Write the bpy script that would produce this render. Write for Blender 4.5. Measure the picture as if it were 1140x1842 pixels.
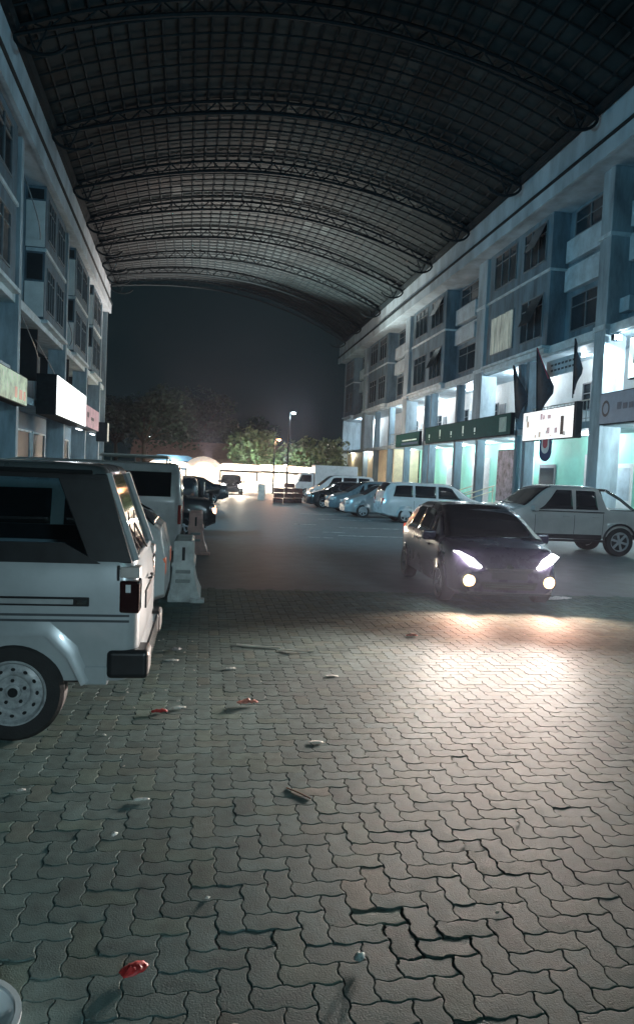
import bpy, math, random
import numpy as np
from mathutils import Vector, Matrix
random.seed(7); rng = np.random.default_rng(7)
R = math.radians
for o in list(bpy.data.objects): bpy.data.objects.remove(o)
SC = bpy.context.scene; COL = SC.collection

# ------------------------------------------------------------------ camera
yaw, pitch, roll, CAMH = R(8.63), R(2.97), R(2.5), 1.85
Fv = Vector((math.sin(yaw)*math.cos(pitch), math.cos(yaw)*math.cos(pitch), -math.sin(pitch)))
R0 = Vector((math.cos(yaw), -math.sin(yaw), 0)); U0 = R0.cross(Fv)
Rv = R0*math.cos(roll)+U0*math.sin(roll); Uv = U0*math.cos(roll)-R0*math.sin(roll)
cd = bpy.data.cameras.new('camera'); cam = bpy.data.objects.new('camera', cd); COL.objects.link(cam)
mw = Matrix((Rv, Uv, -Fv)).transposed().to_4x4(); mw.translation = Vector((0, 0, CAMH)); cam.matrix_world = mw
cd.sensor_fit = 'VERTICAL'; cd.sensor_height = 24; cd.lens = 24*1350/1842; cd.clip_end = 3000; cd.clip_start = .05
SC.camera = cam
# ------------------------------------------------------------------ world: night sky, faint teal town glow
w = bpy.data.worlds.new('World'); SC.world = w; w.use_nodes = True
nt = w.node_tree; bg = nt.nodes['Background']
tc = nt.nodes.new('ShaderNodeTexCoord'); nz = nt.nodes.new('ShaderNodeTexNoise'); cr = nt.nodes.new('ShaderNodeValToRGB')
nz.inputs['Scale'].default_value = 1.6; nz.inputs['Detail'].default_value = 3
cr.color_ramp.elements[0].color = (.0048, .0140, .0175, 1); cr.color_ramp.elements[1].color = (.008, .022, .0255, 1)
cr.color_ramp.elements[0].position = .35; cr.color_ramp.elements[1].position = .7
nt.links.new(tc.outputs['Generated'], nz.inputs['Vector']); nt.links.new(nz.outputs['Fac'], cr.inputs['Fac'])
nt.links.new(cr.outputs['Color'], bg.inputs['Color']); bg.inputs['Strength'].default_value = .5
SC.view_settings.view_transform = 'Standard'; SC.view_settings.look = 'None'
SC.view_settings.exposure = .25; SC.view_settings.gamma = 1
SC.render.engine = 'CYCLES'
FILL = 1.0      # scale of the lamps behind the camera

# ------------------------------------------------------------------ materials
MATS = {}
def mat(name, col, rough=.6, metal=0., emit=None, es=0., var=.12, vscale=3., bump=0., bscale=60., spec=.5, coat=0., trans=0., attr=None, streak=0., two=None):
    if name in MATS: return MATS[name]
    m = bpy.data.materials.new(name); m.use_nodes = True; MATS[name] = m
    t = m.node_tree; b = t.nodes['Principled BSDF']; L = t.links.new
    b.inputs['Roughness'].default_value = rough; b.inputs['Metallic'].default_value = metal
    b.inputs['Specular IOR Level'].default_value = spec
    if coat: b.inputs['Coat Weight'].default_value = coat; b.inputs['Coat Roughness'].default_value = .08
    if trans: b.inputs['Transmission Weight'].default_value = trans; b.inputs['IOR'].default_value = 1.1
    c = (*col, 1)
    geo = t.nodes.new('ShaderNodeNewGeometry')
    n = t.nodes.new('ShaderNodeTexNoise'); n.inputs['Scale'].default_value = vscale; n.inputs['Detail'].default_value = 6; n.inputs['Roughness'].default_value = .65
    if streak:
        mp = t.nodes.new('ShaderNodeMapping'); mp.inputs['Scale'].default_value = (1, 1, streak)
        L(geo.outputs['Position'], mp.inputs['Vector']); L(mp.outputs['Vector'], n.inputs['Vector'])
    else: L(geo.outputs['Position'], n.inputs['Vector'])
    ramp = t.nodes.new('ShaderNodeValToRGB')
    c2 = two or col
    ramp.color_ramp.elements[0].color = (*[max(0, x*(1-var*2.2)) for x in c2], 1); ramp.color_ramp.elements[1].color = (*[min(1, x*(1+var)) for x in col], 1)
    ramp.color_ramp.elements[0].position = .3; ramp.color_ramp.elements[1].position = .62
    L(n.outputs['Fac'], ramp.inputs['Fac'])
    out = ramp.outputs['Color']
    if attr:
        a = t.nodes.new('ShaderNodeAttribute'); a.attribute_name = attr
        mx = t.nodes.new('ShaderNodeMix'); mx.data_type = 'RGBA'; mx.blend_type = 'MULTIPLY'; mx.inputs[0].default_value = 1
        L(out, mx.inputs[6]); L(a.outputs['Color'], mx.inputs[7]); out = mx.outputs[2]
    L(out, b.inputs['Base Color'])
    rr = t.nodes.new('ShaderNodeMapRange'); rr.inputs['To Min'].default_value = max(.02, rough*.8); rr.inputs['To Max'].default_value = min(1, rough*1.2)
    L(n.outputs['Fac'], rr.inputs['Value']); L(rr.outputs['Result'], b.inputs['Roughness'])
    if bump:
        n2 = t.nodes.new('ShaderNodeTexNoise'); n2.inputs['Scale'].default_value = bscale; n2.inputs['Detail'].default_value = 5
        L(geo.outputs['Position'], n2.inputs['Vector'])
        bp = t.nodes.new('ShaderNodeBump'); bp.inputs['Strength'].default_value = bump; bp.inputs['Distance'].default_value = .01
        L(n2.outputs['Fac'], bp.inputs['Height']); L(bp.outputs['Normal'], b.inputs['Normal'])
    if emit: b.inputs['Emission Color'].default_value = (*emit, 1); b.inputs['Emission Strength'].default_value = es
    return m
def glassy(name, tint=(.25, .32, .33), f=.35):
    m = bpy.data.materials.new(name); m.use_nodes = True; t = m.node_tree; MATS[name] = m
    t.nodes.remove(t.nodes['Principled BSDF']); o = t.nodes['Material Output']
    tr = t.nodes.new('ShaderNodeBsdfTransparent'); tr.inputs[0].default_value = (*tint, 1)
    gl = t.nodes.new('ShaderNodeBsdfGlossy'); gl.inputs['Roughness'].default_value = .04
    fr = t.nodes.new('ShaderNodeFresnel'); fr.inputs[0].default_value = 1.5
    mx = t.nodes.new('ShaderNodeMixShader')
    t.links.new(fr.outputs[0], mx.inputs[0]); t.links.new(tr.outputs[0], mx.inputs[1]); t.links.new(gl.outputs[0], mx.inputs[2]); t.links.new(mx.outputs[0], o.inputs[0])
    return m

# ------------------------------------------------------------------ mesh helpers
class MB:
    def __init__(s): s.v = []; s.f = []
    def add(s, vs, fs):
        n = len(s.v); s.v += [tuple(map(float, p)) for p in vs]; s.f += [tuple(i+n for i in f) for f in fs]; return s
    def box(s, x0, x1, y0, y1, z0, z1):
        x0, x1 = min(x0, x1), max(x0, x1); y0, y1 = min(y0, y1), max(y0, y1)
        v = [(x, y, z) for z in (z0, z1) for x, y in ((x0, y0), (x1, y0), (x1, y1), (x0, y1))]
        return s.add(v, [(3, 2, 1, 0), (4, 5, 6, 7), (0, 1, 5, 4), (1, 2, 6, 5), (2, 3, 7, 6), (3, 0, 4, 7)])
    def prism(s, pts, a0, a1, axis='y'):
        n = len(pts)
        def P(p, a): return (p[0], a, p[1]) if axis == 'y' else ((a, p[0], p[1]) if axis == 'x' else (p[0], p[1], a))
        v = [P(p, a0) for p in pts]+[P(p, a1) for p in pts]
        return s.add(v, [tuple(range(n)), tuple(range(2*n-1, n-1, -1))]+[(i, i+n, (i+1) % n+n, (i+1) % n) for i in range(n)])
    def tube(s, pts, r, n=8, cap=True):
        pts = [Vector(p) for p in pts]; rs = r if hasattr(r, '__len__') else [r]*len(pts); base = len(s.v); up = None
        for i, p in enumerate(pts):
            d = (pts[min(i+1, len(pts)-1)]-pts[max(i-1, 0)]).normalized()
            if up is None: up = Vector((0, 0, 1)) if abs(d.z) < .9 else Vector((1, 0, 0))
            a = d.cross(up).normalized(); b = a.cross(d).normalized(); up = b
            for k in range(n):
                t = 2*math.pi*k/n; q = p+(a*math.cos(t)+b*math.sin(t))*rs[i]; s.v.append(tuple(q))
        for i in range(len(pts)-1):
            for k in range(n):
                s.f.append((base+i*n+k, base+i*n+(k+1) % n, base+(i+1)*n+(k+1) % n, base+(i+1)*n+k))
        if cap: s.f.append(tuple(base+k for k in range(n))[::-1]); s.f.append(tuple(base+(len(pts)-1)*n+k for k in range(n)))
        return s
    def lathe(s, prof, c=(0, 0, 0), axis='z', n=32, cap=True):
        base = len(s.v)
        for r, h in prof:
            for k in range(n):
                t = 2*math.pi*k/n; a, b = r*math.cos(t), r*math.sin(t)
                q = {'z': (a, b, h), 'y': (a, h, b), 'x': (h, a, b)}[axis]; s.v.append(tuple(c[j]+q[j] for j in range(3)))
        for i in range(len(prof)-1):
            for k in range(n): s.f.append((base+i*n+k, base+i*n+(k+1) % n, base+(i+1)*n+(k+1) % n, base+(i+1)*n+k))
        if cap: s.f.append(tuple(base+k for k in range(n))[::-1]); s.f.append(tuple(base+(len(prof)-1)*n+k for k in range(n)))
        return s
    def xf(s, m):
        s.v = [tuple(m @ Vector(p)) for p in s.v]; return s
    def build(s, name, m, parent=None, smooth=False, bevel=0., seg=2, loc=None):
        me = bpy.data.meshes.new(name); me.from_pydata(s.v, [], s.f); me.update()
        o = bpy.data.objects.new(name, me); COL.objects.link(o)
        me.materials.append(m)
        if parent: o.parent = parent
        if loc: o.location = loc
        if smooth:
            me.polygons.foreach_set('use_smooth', [True]*len(me.polygons))
            try: me.set_sharp_from_angle(angle=R(38))
            except Exception: pass
        if bevel:
            b = o.modifiers.new('bevel', 'BEVEL'); b.width = bevel; b.segments = seg; b.limit_method = 'ANGLE'; b.angle_limit = R(35)
        return o
def tag(o, label=None, cat=None, group=None, kind=None):
    if label: o['label'] = label
    if cat: o['category'] = cat
    if group: o['group'] = group
    if kind: o['kind'] = kind
    return o
def empty(name, loc=(0, 0, 0), rz=0., label=None, cat=None, group=None):
    o = bpy.data.objects.new(name, None); COL.objects.link(o); o.location = loc; o.rotation_euler = (0, 0, rz); o.empty_display_size = .2
    return tag(o, label, cat, group)
def lamp(name, kind, loc, energy, color, parent=None, size=.1, spot=None, aim=None, blend=.5, shape=None):
    l = bpy.data.lights.new(name, kind); l.energy = energy; l.color = color
    if kind == 'AREA':
        l.size = size
        if shape: l.shape = 'RECTANGLE'; l.size, l.size_y = shape
    else: l.shadow_soft_size = size
    if kind == 'SPOT': l.spot_size = R(spot); l.spot_blend = blend
    o = bpy.data.objects.new(name, l); COL.objects.link(o); o.location = loc
    if aim is not None: o.rotation_euler = (Vector(aim)-Vector(loc)).to_track_quat('-Z', 'Y').to_euler()
    if parent: o.parent = parent
    return o

# ------------------------------------------------------------------ shared materials
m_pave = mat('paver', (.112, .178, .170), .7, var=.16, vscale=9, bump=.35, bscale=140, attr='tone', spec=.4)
m_ground = mat('old_paving', (.13, .15, .155), .6, var=.2, vscale=1.2, bump=.3, bscale=30)
m_joint = mat('joint_sand', (.035, .035, .03), .9, var=.3, vscale=20, bump=.5, bscale=90)
m_wall = mat('painted_wall', (.31, .40, .45), .75, var=.24, vscale=1.3, bump=.1, bscale=20, streak=.25)  # facade paints from here tinted teal to stand in for the cool light
m_wall2 = mat('dark_painted_wall', (.13, .20, .245), .7, var=.28, vscale=1.3, bump=.1, streak=.25)
m_trim = mat('white_trim', (.54, .64, .68), .6, var=.15, vscale=2)
m_panel = mat('pale_panel', (.46, .57, .63), .55, var=.14, vscale=1.5)
m_fascia = mat('fascia', (.38, .48, .54), .6, var=.2, vscale=.6, streak=.4)
m_mint = mat('mint_wall', (.30, .74, .60), .7, var=.06, vscale=1)
m_white = mat('white_wall', (.72, .76, .76), .7, var=.08, vscale=1)
m_cream = mat('cream_wall', (.66, .58, .40), .7, var=.1, vscale=1)
m_dark = mat('dark_opening', (.012, .018, .022), .5, var=.2)
m_pane = mat('night_pane', (.02, .035, .045), .12, var=.2, vscale=1.5, spec=.6)
m_frame = mat('window_frame', (.16, .19, .21), .5, var=.1)
m_steel = mat('dark_steel', (.012, .021, .025), .7, metal=0., spec=.1, var=.2, vscale=5)
m_rail = mat('railing', (.5, .52, .5), .4, metal=.5, var=.1)
m_patch = mat('replaced_sheet', (.022, .038, .042), .7, spec=.1, var=.2, vscale=.6)
m_sheet = mat('roof_sheet', (.021, .031, .034), .8, spec=.1, var=.3, vscale=.35, bump=.1, bscale=4)
m_rub = mat('tyre_rubber', (.018, .019, .02), .75, var=.2, vscale=12, bump=.3, bscale=80)
m_rim = mat('rim', (.55, .57, .58), .35, metal=.75, var=.12, vscale=14)
m_blackpl = mat('black_plastic', (.010, .012, .014), .4, var=.2, vscale=8)
m_carglass = mat('car_glass', (.012, .016, .02), .06, var=.1, spec=.8, coat=.5)
m_chrome = mat('chrome', (.7, .7, .7), .15, metal=1, var=.05)
m_red = mat('red_lens', (.35, .015, .012), .2, var=.1, coat=.5)
m_clear = mat('clear_lens', (.65, .68, .7), .12, var=.08, coat=.7)
m_see = glassy('see_through_glass', (.74, .84, .88))

# ================================================================== SETTING
def grid_sheet(name, x0, x1, y0, y1, z, m, kind='structure', n=1):
    b = MB(); b.add([(x0, y0, z), (x1, y0, z), (x1, y1, z), (x0, y1, z)], [(0, 1, 2, 3)])
    return tag(b.build(name, m), kind=kind)
grid_sheet('ground', -900, 900, -300, 1600, -.045, m_ground)
# interlocking zig-zag pavers, herringbone, every stone real geometry
def pavers():
    a = .1125; A = .0068; V = []; Fc = []; T = []
    wob = lambda t: max(-1., min(1., 1.9*math.sin(2*math.pi*t)))
    def warp(x, y): return x+A*wob(y/a+.25), y+A*wob(x/a+.25)
    holes = [(1.42, 3.37, .13), (.88, 2.93, .15), (1.05, 2.78, .12), (.22, 2.87, .09), (.84, 2.62, .10)]
    def stone(x0, y0, w, h):
        cx, cy = x0+w/2, y0+h/2; far = cy > 8
        nx, ny = (round(w/a)*(4 if far else 8), round(h/a)*(4 if far else 8))
        ring = [(x0+w*i/nx, y0) for i in range(nx)]+[(x0+w, y0+h*i/ny) for i in range(ny)]+[(x0+w-w*i/nx, y0+h) for i in range(nx)]+[(x0, y0+h-h*i/ny) for i in range(ny)]
        ring = [warp(*p) for p in ring]; wx, wy = warp(cx, cy)
        dz = random.gauss(0, .0007); tx, ty = random.gauss(0, .0035), random.gauss(0, .0035); ins = random.uniform(.0010, .0024)
        rough = 0
        for hx, hy, hr in holes:
            d = math.hypot(cx-hx, cy-hy)
            if d < hr: dz -= random.uniform(.0, .002); tx += random.gauss(0, .009); ty += random.gauss(0, .009); ins += random.choice((.001, .002, .005)); rough = 1
        n = len(ring); b0 = len(V)
        def lay(inset, z, j=0.):
            for (x, y) in ring:
                fx = 1-inset/(w/2); fy = 1-inset/(h/2)
                X = wx+(x-wx)*fx+random.gauss(0, j); Y = wy+(y-wy)*fy+random.gauss(0, j)
                V.append((X, Y, z+dz+(x-cx)*tx+(y-cy)*ty))
        j = .0022 if rough else .0005
        lay(ins, -.04); lay(ins, -.005, j); lay(ins+.0015, -.0008, j); lay(ins+.004, .0, j*.6)
        V.append((wx, wy, dz+.0006))
        for L in range(3):
            for i in range(n):
                Fc.append((b0+L*n+i, b0+L*n+(i+1) % n, b0+(L+1)*n+(i+1) % n, b0+(L+1)*n+i))
        c = b0+4*n
        for i in range(n): Fc.append((b0+3*n+i, b0+3*n+(i+1) % n, c))
        g = random.gauss(1, .08); r = random.random()
        col = (g, g, g)
        if r < .07: col = (g*1.18, g*1.0, g*.92)
        elif r < .22: col = (g*1.08, g*1.02, g*.92)
        elif r < .30: col = (g*.78, g*.8, g*.8)
        if math.hypot(cx-.83, cy-3.2) < .12 or math.hypot(cx-.63, cy-4.22) < .09: col = (1.75, 1.15, 1.0)
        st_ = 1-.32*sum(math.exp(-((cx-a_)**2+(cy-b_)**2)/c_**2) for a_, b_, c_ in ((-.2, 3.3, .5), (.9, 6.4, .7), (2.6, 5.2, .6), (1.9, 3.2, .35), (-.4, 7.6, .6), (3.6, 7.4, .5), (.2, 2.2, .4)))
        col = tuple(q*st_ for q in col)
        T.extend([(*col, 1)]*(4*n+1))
    for jj in range(int(.6/a), int(11.6/a)):
        y = jj*a; xl, xr = -.27*y-1.7, .64*y+1.6
        for ii in range(int(xl/a), int(xr/a)):
            k = (ii-jj) % 4
            if k == 0: stone(ii*a, jj*a, 2*a, a)
            elif k == 3: stone(ii*a, jj*a, a, 2*a)
    me = bpy.data.meshes.new('paving'); me.from_pydata(V, [], Fc); me.update()
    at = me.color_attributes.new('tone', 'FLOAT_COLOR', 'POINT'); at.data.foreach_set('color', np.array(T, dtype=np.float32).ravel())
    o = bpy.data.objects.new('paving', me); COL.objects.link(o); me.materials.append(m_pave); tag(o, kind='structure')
pavers()
b = MB(); b.add([(-9, .4, -.012), (16, .4, -.012), (16, 11.7, -.012), (-9, 11.7, -.012)], [(0, 1, 2, 3)]); tag(b.build('joint_bed', m_joint), kind='structure')
# far paving: smooth flat sheet, its colour lightened to stand in for spilled light
b = MB(); b.add([(-9, 11.56, -.002), (17.5, 11.56, -.002), (17.5, 96, -.004), (-9, 96, -.004)], [(0, 1, 2, 3)]); tag(b.build('road', mat('lightened_paving', (.17, .20, .21), .6, var=.12, vscale=2.5, bump=.15, bscale=25)), kind='structure')
m_paint = mat('worn_road_paint', (.5, .52, .52), .6, var=.45, vscale=6)
b = MB()
for (x, y, w_, l) in ((3.35, 21.3, .75, .12), (4.1, 23.3, .7, .12), (3.6, 26.5, .8, .14), (5.1, 22.2, 2.1, .12), (6.0, 25.6, 2.6, .12), (5.7, 29.9, 2.2, .12), (5.4, 33.4, 2.2, .12)):
    b.box(x-w_/2, x+w_/2, y-l/2, y+l/2, -.003, .0035)
tag(b.build('road_marking', m_paint), kind='structure')
# raised walkway in front of the right-hand shops, and left
b = MB(); b.box(15.4, 20.5, 14, 88.5, -.04, .42); tag(b.build('pavement_right', mat('walkway', (.28, .29, .28), .7, bump=.2)), kind='structure')

# ================================================================== BUILDINGS
class Fac:      # facade frame: a along the street, o out towards the street, z up
    def __init__(s, root, org, ang, side):
        s.root = root; s.c = math.cos(ang); s.s = math.sin(ang); s.org = org; s.side = side
        s.m = Matrix(((-s.c*side*-1*-1, s.s, 0, org[0]), (s.s*side, s.c, 0, org[1]), (0, 0, 1, 0), (0, 0, 0, 1)))
    def box(s, mb, a0, a1, o0, o1, z0, z1):
        # local x = outward*side, y = along
        t = MB().box(-o0*s.side, -o1*s.side, a0, a1, z0, z1)
        for p in t.v: pass
        mb.add([s.P(p) for p in t.v], t.f); return mb
    def P(s, p):
        x, y, z = p; return (s.org[0]+x*s.c+y*s.s*-1*0+y*s.s, s.org[1]-x*s.s+y*s.c, z)
    def W(s, a, o, z): return s.P((-o*s.side, a, z))
    def part(s, name, m, *boxes, parent=None, bevel=0.):
        mb = MB()
        for q in boxes: s.box(mb, *q)
        return mb.build(name, m, parent or s.root, bevel=bevel)

def window(F, a0, a1, o, z0, z1, cols=3, pane=m_pane, openw=False, curtain=False):
    t = .06; mb = MB()
    F.box(mb, a0, a1, o-.06, o+.05, z0, z0+t); F.box(mb, a0, a1, o-.06, o+.05, z1-t, z1)
    for i in range(cols+1):
        a = a0+(a1-a0-t)*i/cols; F.box(mb, a, a+t, o-.06, o+.045, z0+t, z1-t)
    if cols > 1: F.box(mb, a0+t, a1-t, o-.05, o+.035, z1-.55, z1-.51)
    wf = mb.build('window', m_frame, F.root)
    F.part('pane', pane, (a0+t/2, a1-t/2, o-.03, o+.0, z0+t/2, z1-t/2), parent=wf)
    if curtain:
        cm = MB(); n = 40
        for i in range(n):
            aa = a0+t+(a1-a0-2*t)*i/n; w_ = (a1-a0-2*t)/n; d = .02+.09*abs(math.sin(i*.9+math.sin(i*.7)))
            F.box(cm, aa, aa+w_*.97, o+.001, o+.004+d, z0+t, z1-t)
        cm.build('curtain', mat('lit_curtain', (.6, .58, .5), .8, emit=(.85, .9, .8), es=.1, var=.42, vscale=7, streak=.08), wf)  # streaks paint the fold shading; slight glow stands in for room light
    if openw:   # top-hung sash standing open
        q = MB(); F.box(q, a0+t, (a0+a1)/2, 0, .035, 0, z1-z0-.6)
        q2 = MB(); base = Vector(F.W(a0, o+.02, z1-.1))
        out = Vector(F.W(0, 1, 0))-Vector(F.W(0, 0, 0))
        for (x, y, z) in q.v:
            h = (z1-z0-.6)-z; q2.v.append((x+out.x*(o+.02+h*.42), y+out.y*(o+.02+h*.42), z1-.1-h*.9))
        q2.f = q.f; q2.build('sash', m_pane, wf)
    return wf

# ---------------------------------------------------------------- right-hand block
RB = empty('shophouse_block', (0, 0, 0), 0, 'long grey four storey shophouse block on the right with projecting window bays', 'building')
FR = Fac(RB, (16.2, 0), 0, 1)      # o>0 goes to -X
bays = [(18.2, 25.3), (34.9, 42.9), (51.0, 59.4), (67.7, 75.7), (83.6, 88.3)]
pils = [(29.3, 30.2), (43.3, 44.7), (60.2, 61.6), (76.4, 78.0)]
FR.part('upper_wall', m_wall2, (14, 88.3, -1.6, -.9, 8.5, 15.0))
FR.part('balcony_wall', m_white, (14, 88.3, -2.7, -2.4, 4.6, 8.05))
FR.part('shop_wall', m_mint, (14, 66, -3.3, -3.0, .42, 4.3))
FR.part('side_wall', m_cream, (66.02, 88.3, -2.9, -.6, .42, 4.3))
FR.part('end_wall', m_wall, (88.3, 88.6, -6, .1, -.04, 17.2))
FR.part('balcony_floor', m_wall, (14, 88.3, -3.3, -.1, 4.3, 4.6))
FR.part('balcony_ceiling', m_panel, (14, 88.3, -2.7, -.25, 8.05, 8.12))
FR.part('floor_band', m_trim, (14, 88.3, -1.6, -.12, 8.125, 8.5))
FR.part('eave_soffit', m_fascia, (14, 88.6, -1.6, 1.0, 14.95, 15.1))
FR.part('eave_fascia', m_fascia, (14, 88.6, .85, 1.003, 14.85, 15.45), (14, 88.6, .6, .9, 15.52, 16.9))
g = MB(); g.tube([FR.W(14, 1.06, 15.5), FR.W(88.6, 1.06, 15.5)], .07, 8); g.build('gutter_pipe', m_steel, RB)
FR.part('string_course', m_trim, (14, 88.3, -.9, -.82, 12.14, 12.26))
for i, (a0, a1) in enumerate(bays):
    FR.part('bay', m_wall2, (a0, a1, -.9, 0, 8.5, 14.95), bevel=.01)
    FR.part('bay_trim', m_trim, (a0-.05, a1+.05, -.82, .07, 12.14, 12.27), bevel=.01)
    FR.part('bay_ledge', m_trim, (a0-.12, a1+.12, -1., .28, 8.38, 8.52), (a0, a1, -.9, .12, 8.14, 8.38), bevel=.015)
    L = a1-a0
    for z0, z1, lit in ((9.05, 11.2, 1), (12.75, 14.7, 0)):
        window(FR, a0+L*.07, a0+L*.40, .005, z0, z1, 3, openw=(i in (1, 2)))
        window(FR, a0+L*.52, a0+L*.90, .005, z0, z1, 3, curtain=(lit and i == 1))
for i, (a0, a1) in enumerate(pils):
    FR.part('pillar', m_wall, (a0, a1, -.9, .05, .0 if i == 0 else 4.45, 14.95), bevel=.02)
    for zz in ((12.12, 12.29), (8.3, 8.52)): FR.part('pillar_band', m_trim, (a0-.05, a1+.05, -.8, .11, *zz), bevel=.01)
for a0, a1 in ((31.0, 34.6), (46.6, 50.7), (63.3, 67.4), (79.5, 83.3), (25.6, 29.0)):
    a0 += .3
    for zz in ((12.42, 13.45), (11.05, 12.05)): FR.part('aircon_panel', m_panel, (a0, a1, -.9, -.6, *zz), bevel=.01)
    window(FR, a0+.1, a1-.3, -.88, 9.1, 10.8, 2)
    window(FR, a0+.1, a1-.3, -.88, 13.6, 14.8, 2)
for a0, w_ in ((14.5, .5), (43.8, .4), (60.6, .4), (77, .4), (36.9, .35), (38.0, .3), (47.9, .4), (55.2, .35), (53.7, .3), (66.3, .4), (72., .35)):   # slim ground pillars
    FR.part('pillar', m_wall2, (a0, a0+w_, -.6, -.1, .0, 8.05), bevel=.01)
for q, (a0, a1) in enumerate(((21.6, 29.1), (30.4, 36.7), (38.5, 43.1), (44.8, 47.7), (48.5, 55), (55.7, 60.1), (61.8, 67.5))):
    rl = MB(); FR.box(rl, a0, a1, -.3, -.26, 5.55, 5.6); FR.box(rl, a0, a1, -.3, -.26, 4.75, 4.79)
    n = int((a1-a0)/.35)
    for k in range(n+1): FR.box(rl, a0+(a1-a0)*k/n-.012, a0+(a1-a0)*k/n+.012, -.29, -.265, 4.6, 5.55)
    rl.build('railing', m_rail, RB)
    dd = (a0+a1)/2
    FR.part('door', m_frame if q % 2 else m_panel, (dd-.9, dd-.0, -2.4, -2.34, 4.6, 6.75), bevel=.01)
    window(FR, dd+.3, dd+2., -2.39, 5.5, 6.9, 2)
m_shut = mat('roller_shutter', (.66, .68, .68), .45, var=.08)
for a0, a1, kd in ((19.0, 21.4, 0), (22.6, 24.6, 1), (26.0, 28.2, 0), (31.6, 33.4, 1), (34.0, 36.0, 0), (39.2, 41.2, 2), (42.0, 43.5, 0), (45.8, 47.6, 0), (49.0, 52.2, 0), (56.0, 58.0, 1), (62., 64.5, 2)):
    if kd == 0:
        sh = MB()
        for k in range(22): FR.box(sh, a0, a1, -3., -2.94-.012*(k % 2), .42+k*.135, .42+k*.135+.13)
        sh.build('roller_shutter', m_shut, RB)
    else:
        d = FR.part('door', m_white if kd == 1 else m_frame, (a0, a1, -3., -2.93, .42, 2.9), bevel=.01)
        FR.part('pane', m_pane if kd == 2 else m_panel, (a0+.15, a1-.15, -2.95, -2.92, 1.2 if kd == 1 else .6, 2.7), parent=d)
for a in (28.6, 36.2, 45.2, 59.6): # wall air conditioners
    ac = FR.part('aircon_unit', m_panel, (a, a+.85, -.85, -.5, 9.0, 9.6), bevel=.02)
g = MB()
for a in (30.35, 44.85, 61.7, 26): g.tube([FR.W(a, -.78, 4.6), FR.W(a, -.78, 14.8)], .045, 8)
g.build('drain_pipe', m_frame, RB)

# ---------------------------------------------------------------- left-hand block
LB = empty('shophouse_block', (0, 0, 0), 0, 'grey shophouse block along the left edge seen at a sharp angle', 'building')
ang = math.atan2(-1.15, 38.)
FL = Fac(LB, (-7.42-28*math.tan(ang), 0), ang, -1)
m_bay_shade = mat('shaded_bay_wall', (.10, .16, .20), .7, var=.2, streak=.3)  # dark blue puts the shade on the bay fronts into the paint
lb = [(20.5, 31.0), (37.2, 43.3), (47.2, 53.0), (56.5, 61.5)]
FL.part('upper_wall', m_wall2, (12, 66, -1.6, -.9, 8.5, 15))
FL.part('balcony_wall', m_wall2, (12, 66, -2.2, -2.0, 4.6, 8.05))
FL.part('shop_wall', mat('blue_wall', (.12, .22, .30), .7, var=.1), (12, 66, -1.7, -1.4, .0, 4.3))
FL.part('balcony_floor', m_wall, (12, 66, -2.0, -.05, 4.3, 4.6))
FL.part('floor_band', m_trim, (12, 66, -1.6, -.1, 8.05, 8.42))
FL.part('eave_soffit', m_fascia, (12, 66, -1.6, .35, 14.6, 14.75))
FL.part('eave_fascia', m_fascia, (12, 66, .2, .36, 14.5, 15.2), (12, 66, .0, .25, 15.3, 16.88))
g = MB(); g.tube([FL.W(12, .41, 15.25), FL.W(66, .41, 15.25)], .07, 8); g.build('gutter_pipe', m_steel, LB)
FL.part('end_wall', m_wall, (66, 66.3, -6, .05, -.04, 16.9))
for i, (a0, a1) in enumerate(lb):
    FL.part('bay', m_bay_shade, (a0, a1, -.9, 0, 8.5, 14.6), bevel=.01)
    FL.part('bay_trim', m_trim, (a0-.05, a1+.05, -.85, .07, 11.6, 11.75), bevel=.01)
    FL.part('bay_ledge', m_trim, (a0-.12, a1+.12, -1., .2, 8.3, 8.46), bevel=.015)
    L = a1-a0
    for z0, z1 in ((9.0, 11.0), (12.3, 14.2)):
        window(FL, a0+L*.1, a0+L*.42, .005, z0, z1, 3); window(FL, a0+L*.55, a0+L*.9, .005, z0, z1, 3)
    for zz in ((11.8, 13.9), (8.6, 10.2)): FL.part('side_panel', m_white, (a0-.06, a0, -.88, -.03, *zz), bevel=.008)  # end faces made paler, their brighter light put into the colour
    for zz in ((10.3, 11.5), (14.0, 14.45)): FL.part('side_vent', m_dark, (a0-.03, a0+.01, -.8, -.1, *zz))
    FL.part('balcony_parapet', m_panel, (a0-.3, a1, -.25, -.1, 4.6, 5.5), bevel=.01)
    FL.part('balcony_shade', m_dark, (a0, a0+.08, -1.9, -.25, 5.6, 8.0))  # dark sheet stands in for the shade in the balcony opening
for a in (31.6, 43.9, 53.5, 62.): FL.part('pillar', m_wall, (a, a+.45, -.9, .03, 0, 14.5), bevel=.01)
for a0, a1 in ((30.2, 33.4), (34.0, 36.4), (38.0, 41.5), (42.2, 45.6), (47.3, 50.5), (51.5, 55)):
    FL.part('doorway', m_dark, (a0, a1, -1.4, -1.34, .0, 3.3))
    FL.part('door_frame', m_trim, (a0-.14, a0, -1.4, -1.25, 0, 3.4), (a1, a1+.14, -1.4, -1.25, 0, 3.4), (a0, a1, -1.4, -1.25, 3.3, 3.4))
for a in (32.6, 45.2, 54.5):
    FL.part('aircon_unit', m_panel, (a, a+.85, -.88, -.45, 9.2, 9.8), bevel=.02)
for (a, z, a2, z2, sg) in ((32, 8.2, 37, 6.6, .5), (36.5, 7.4, 44, 5.9, .4), (31.8, 13.8, 37, 12.1, .5), (44, 10.4, 47, 8.8, .3)):
    g = MB().tube([FL.W(a+(a2-a)*t, -.2+.3*math.sin(math.pi*t), z+(z2-z)*t-sg*math.sin(math.pi*t)) for t in [k/10 for k in range(11)]], .025, 6); g.build('cable', m_frame, LB)

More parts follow.
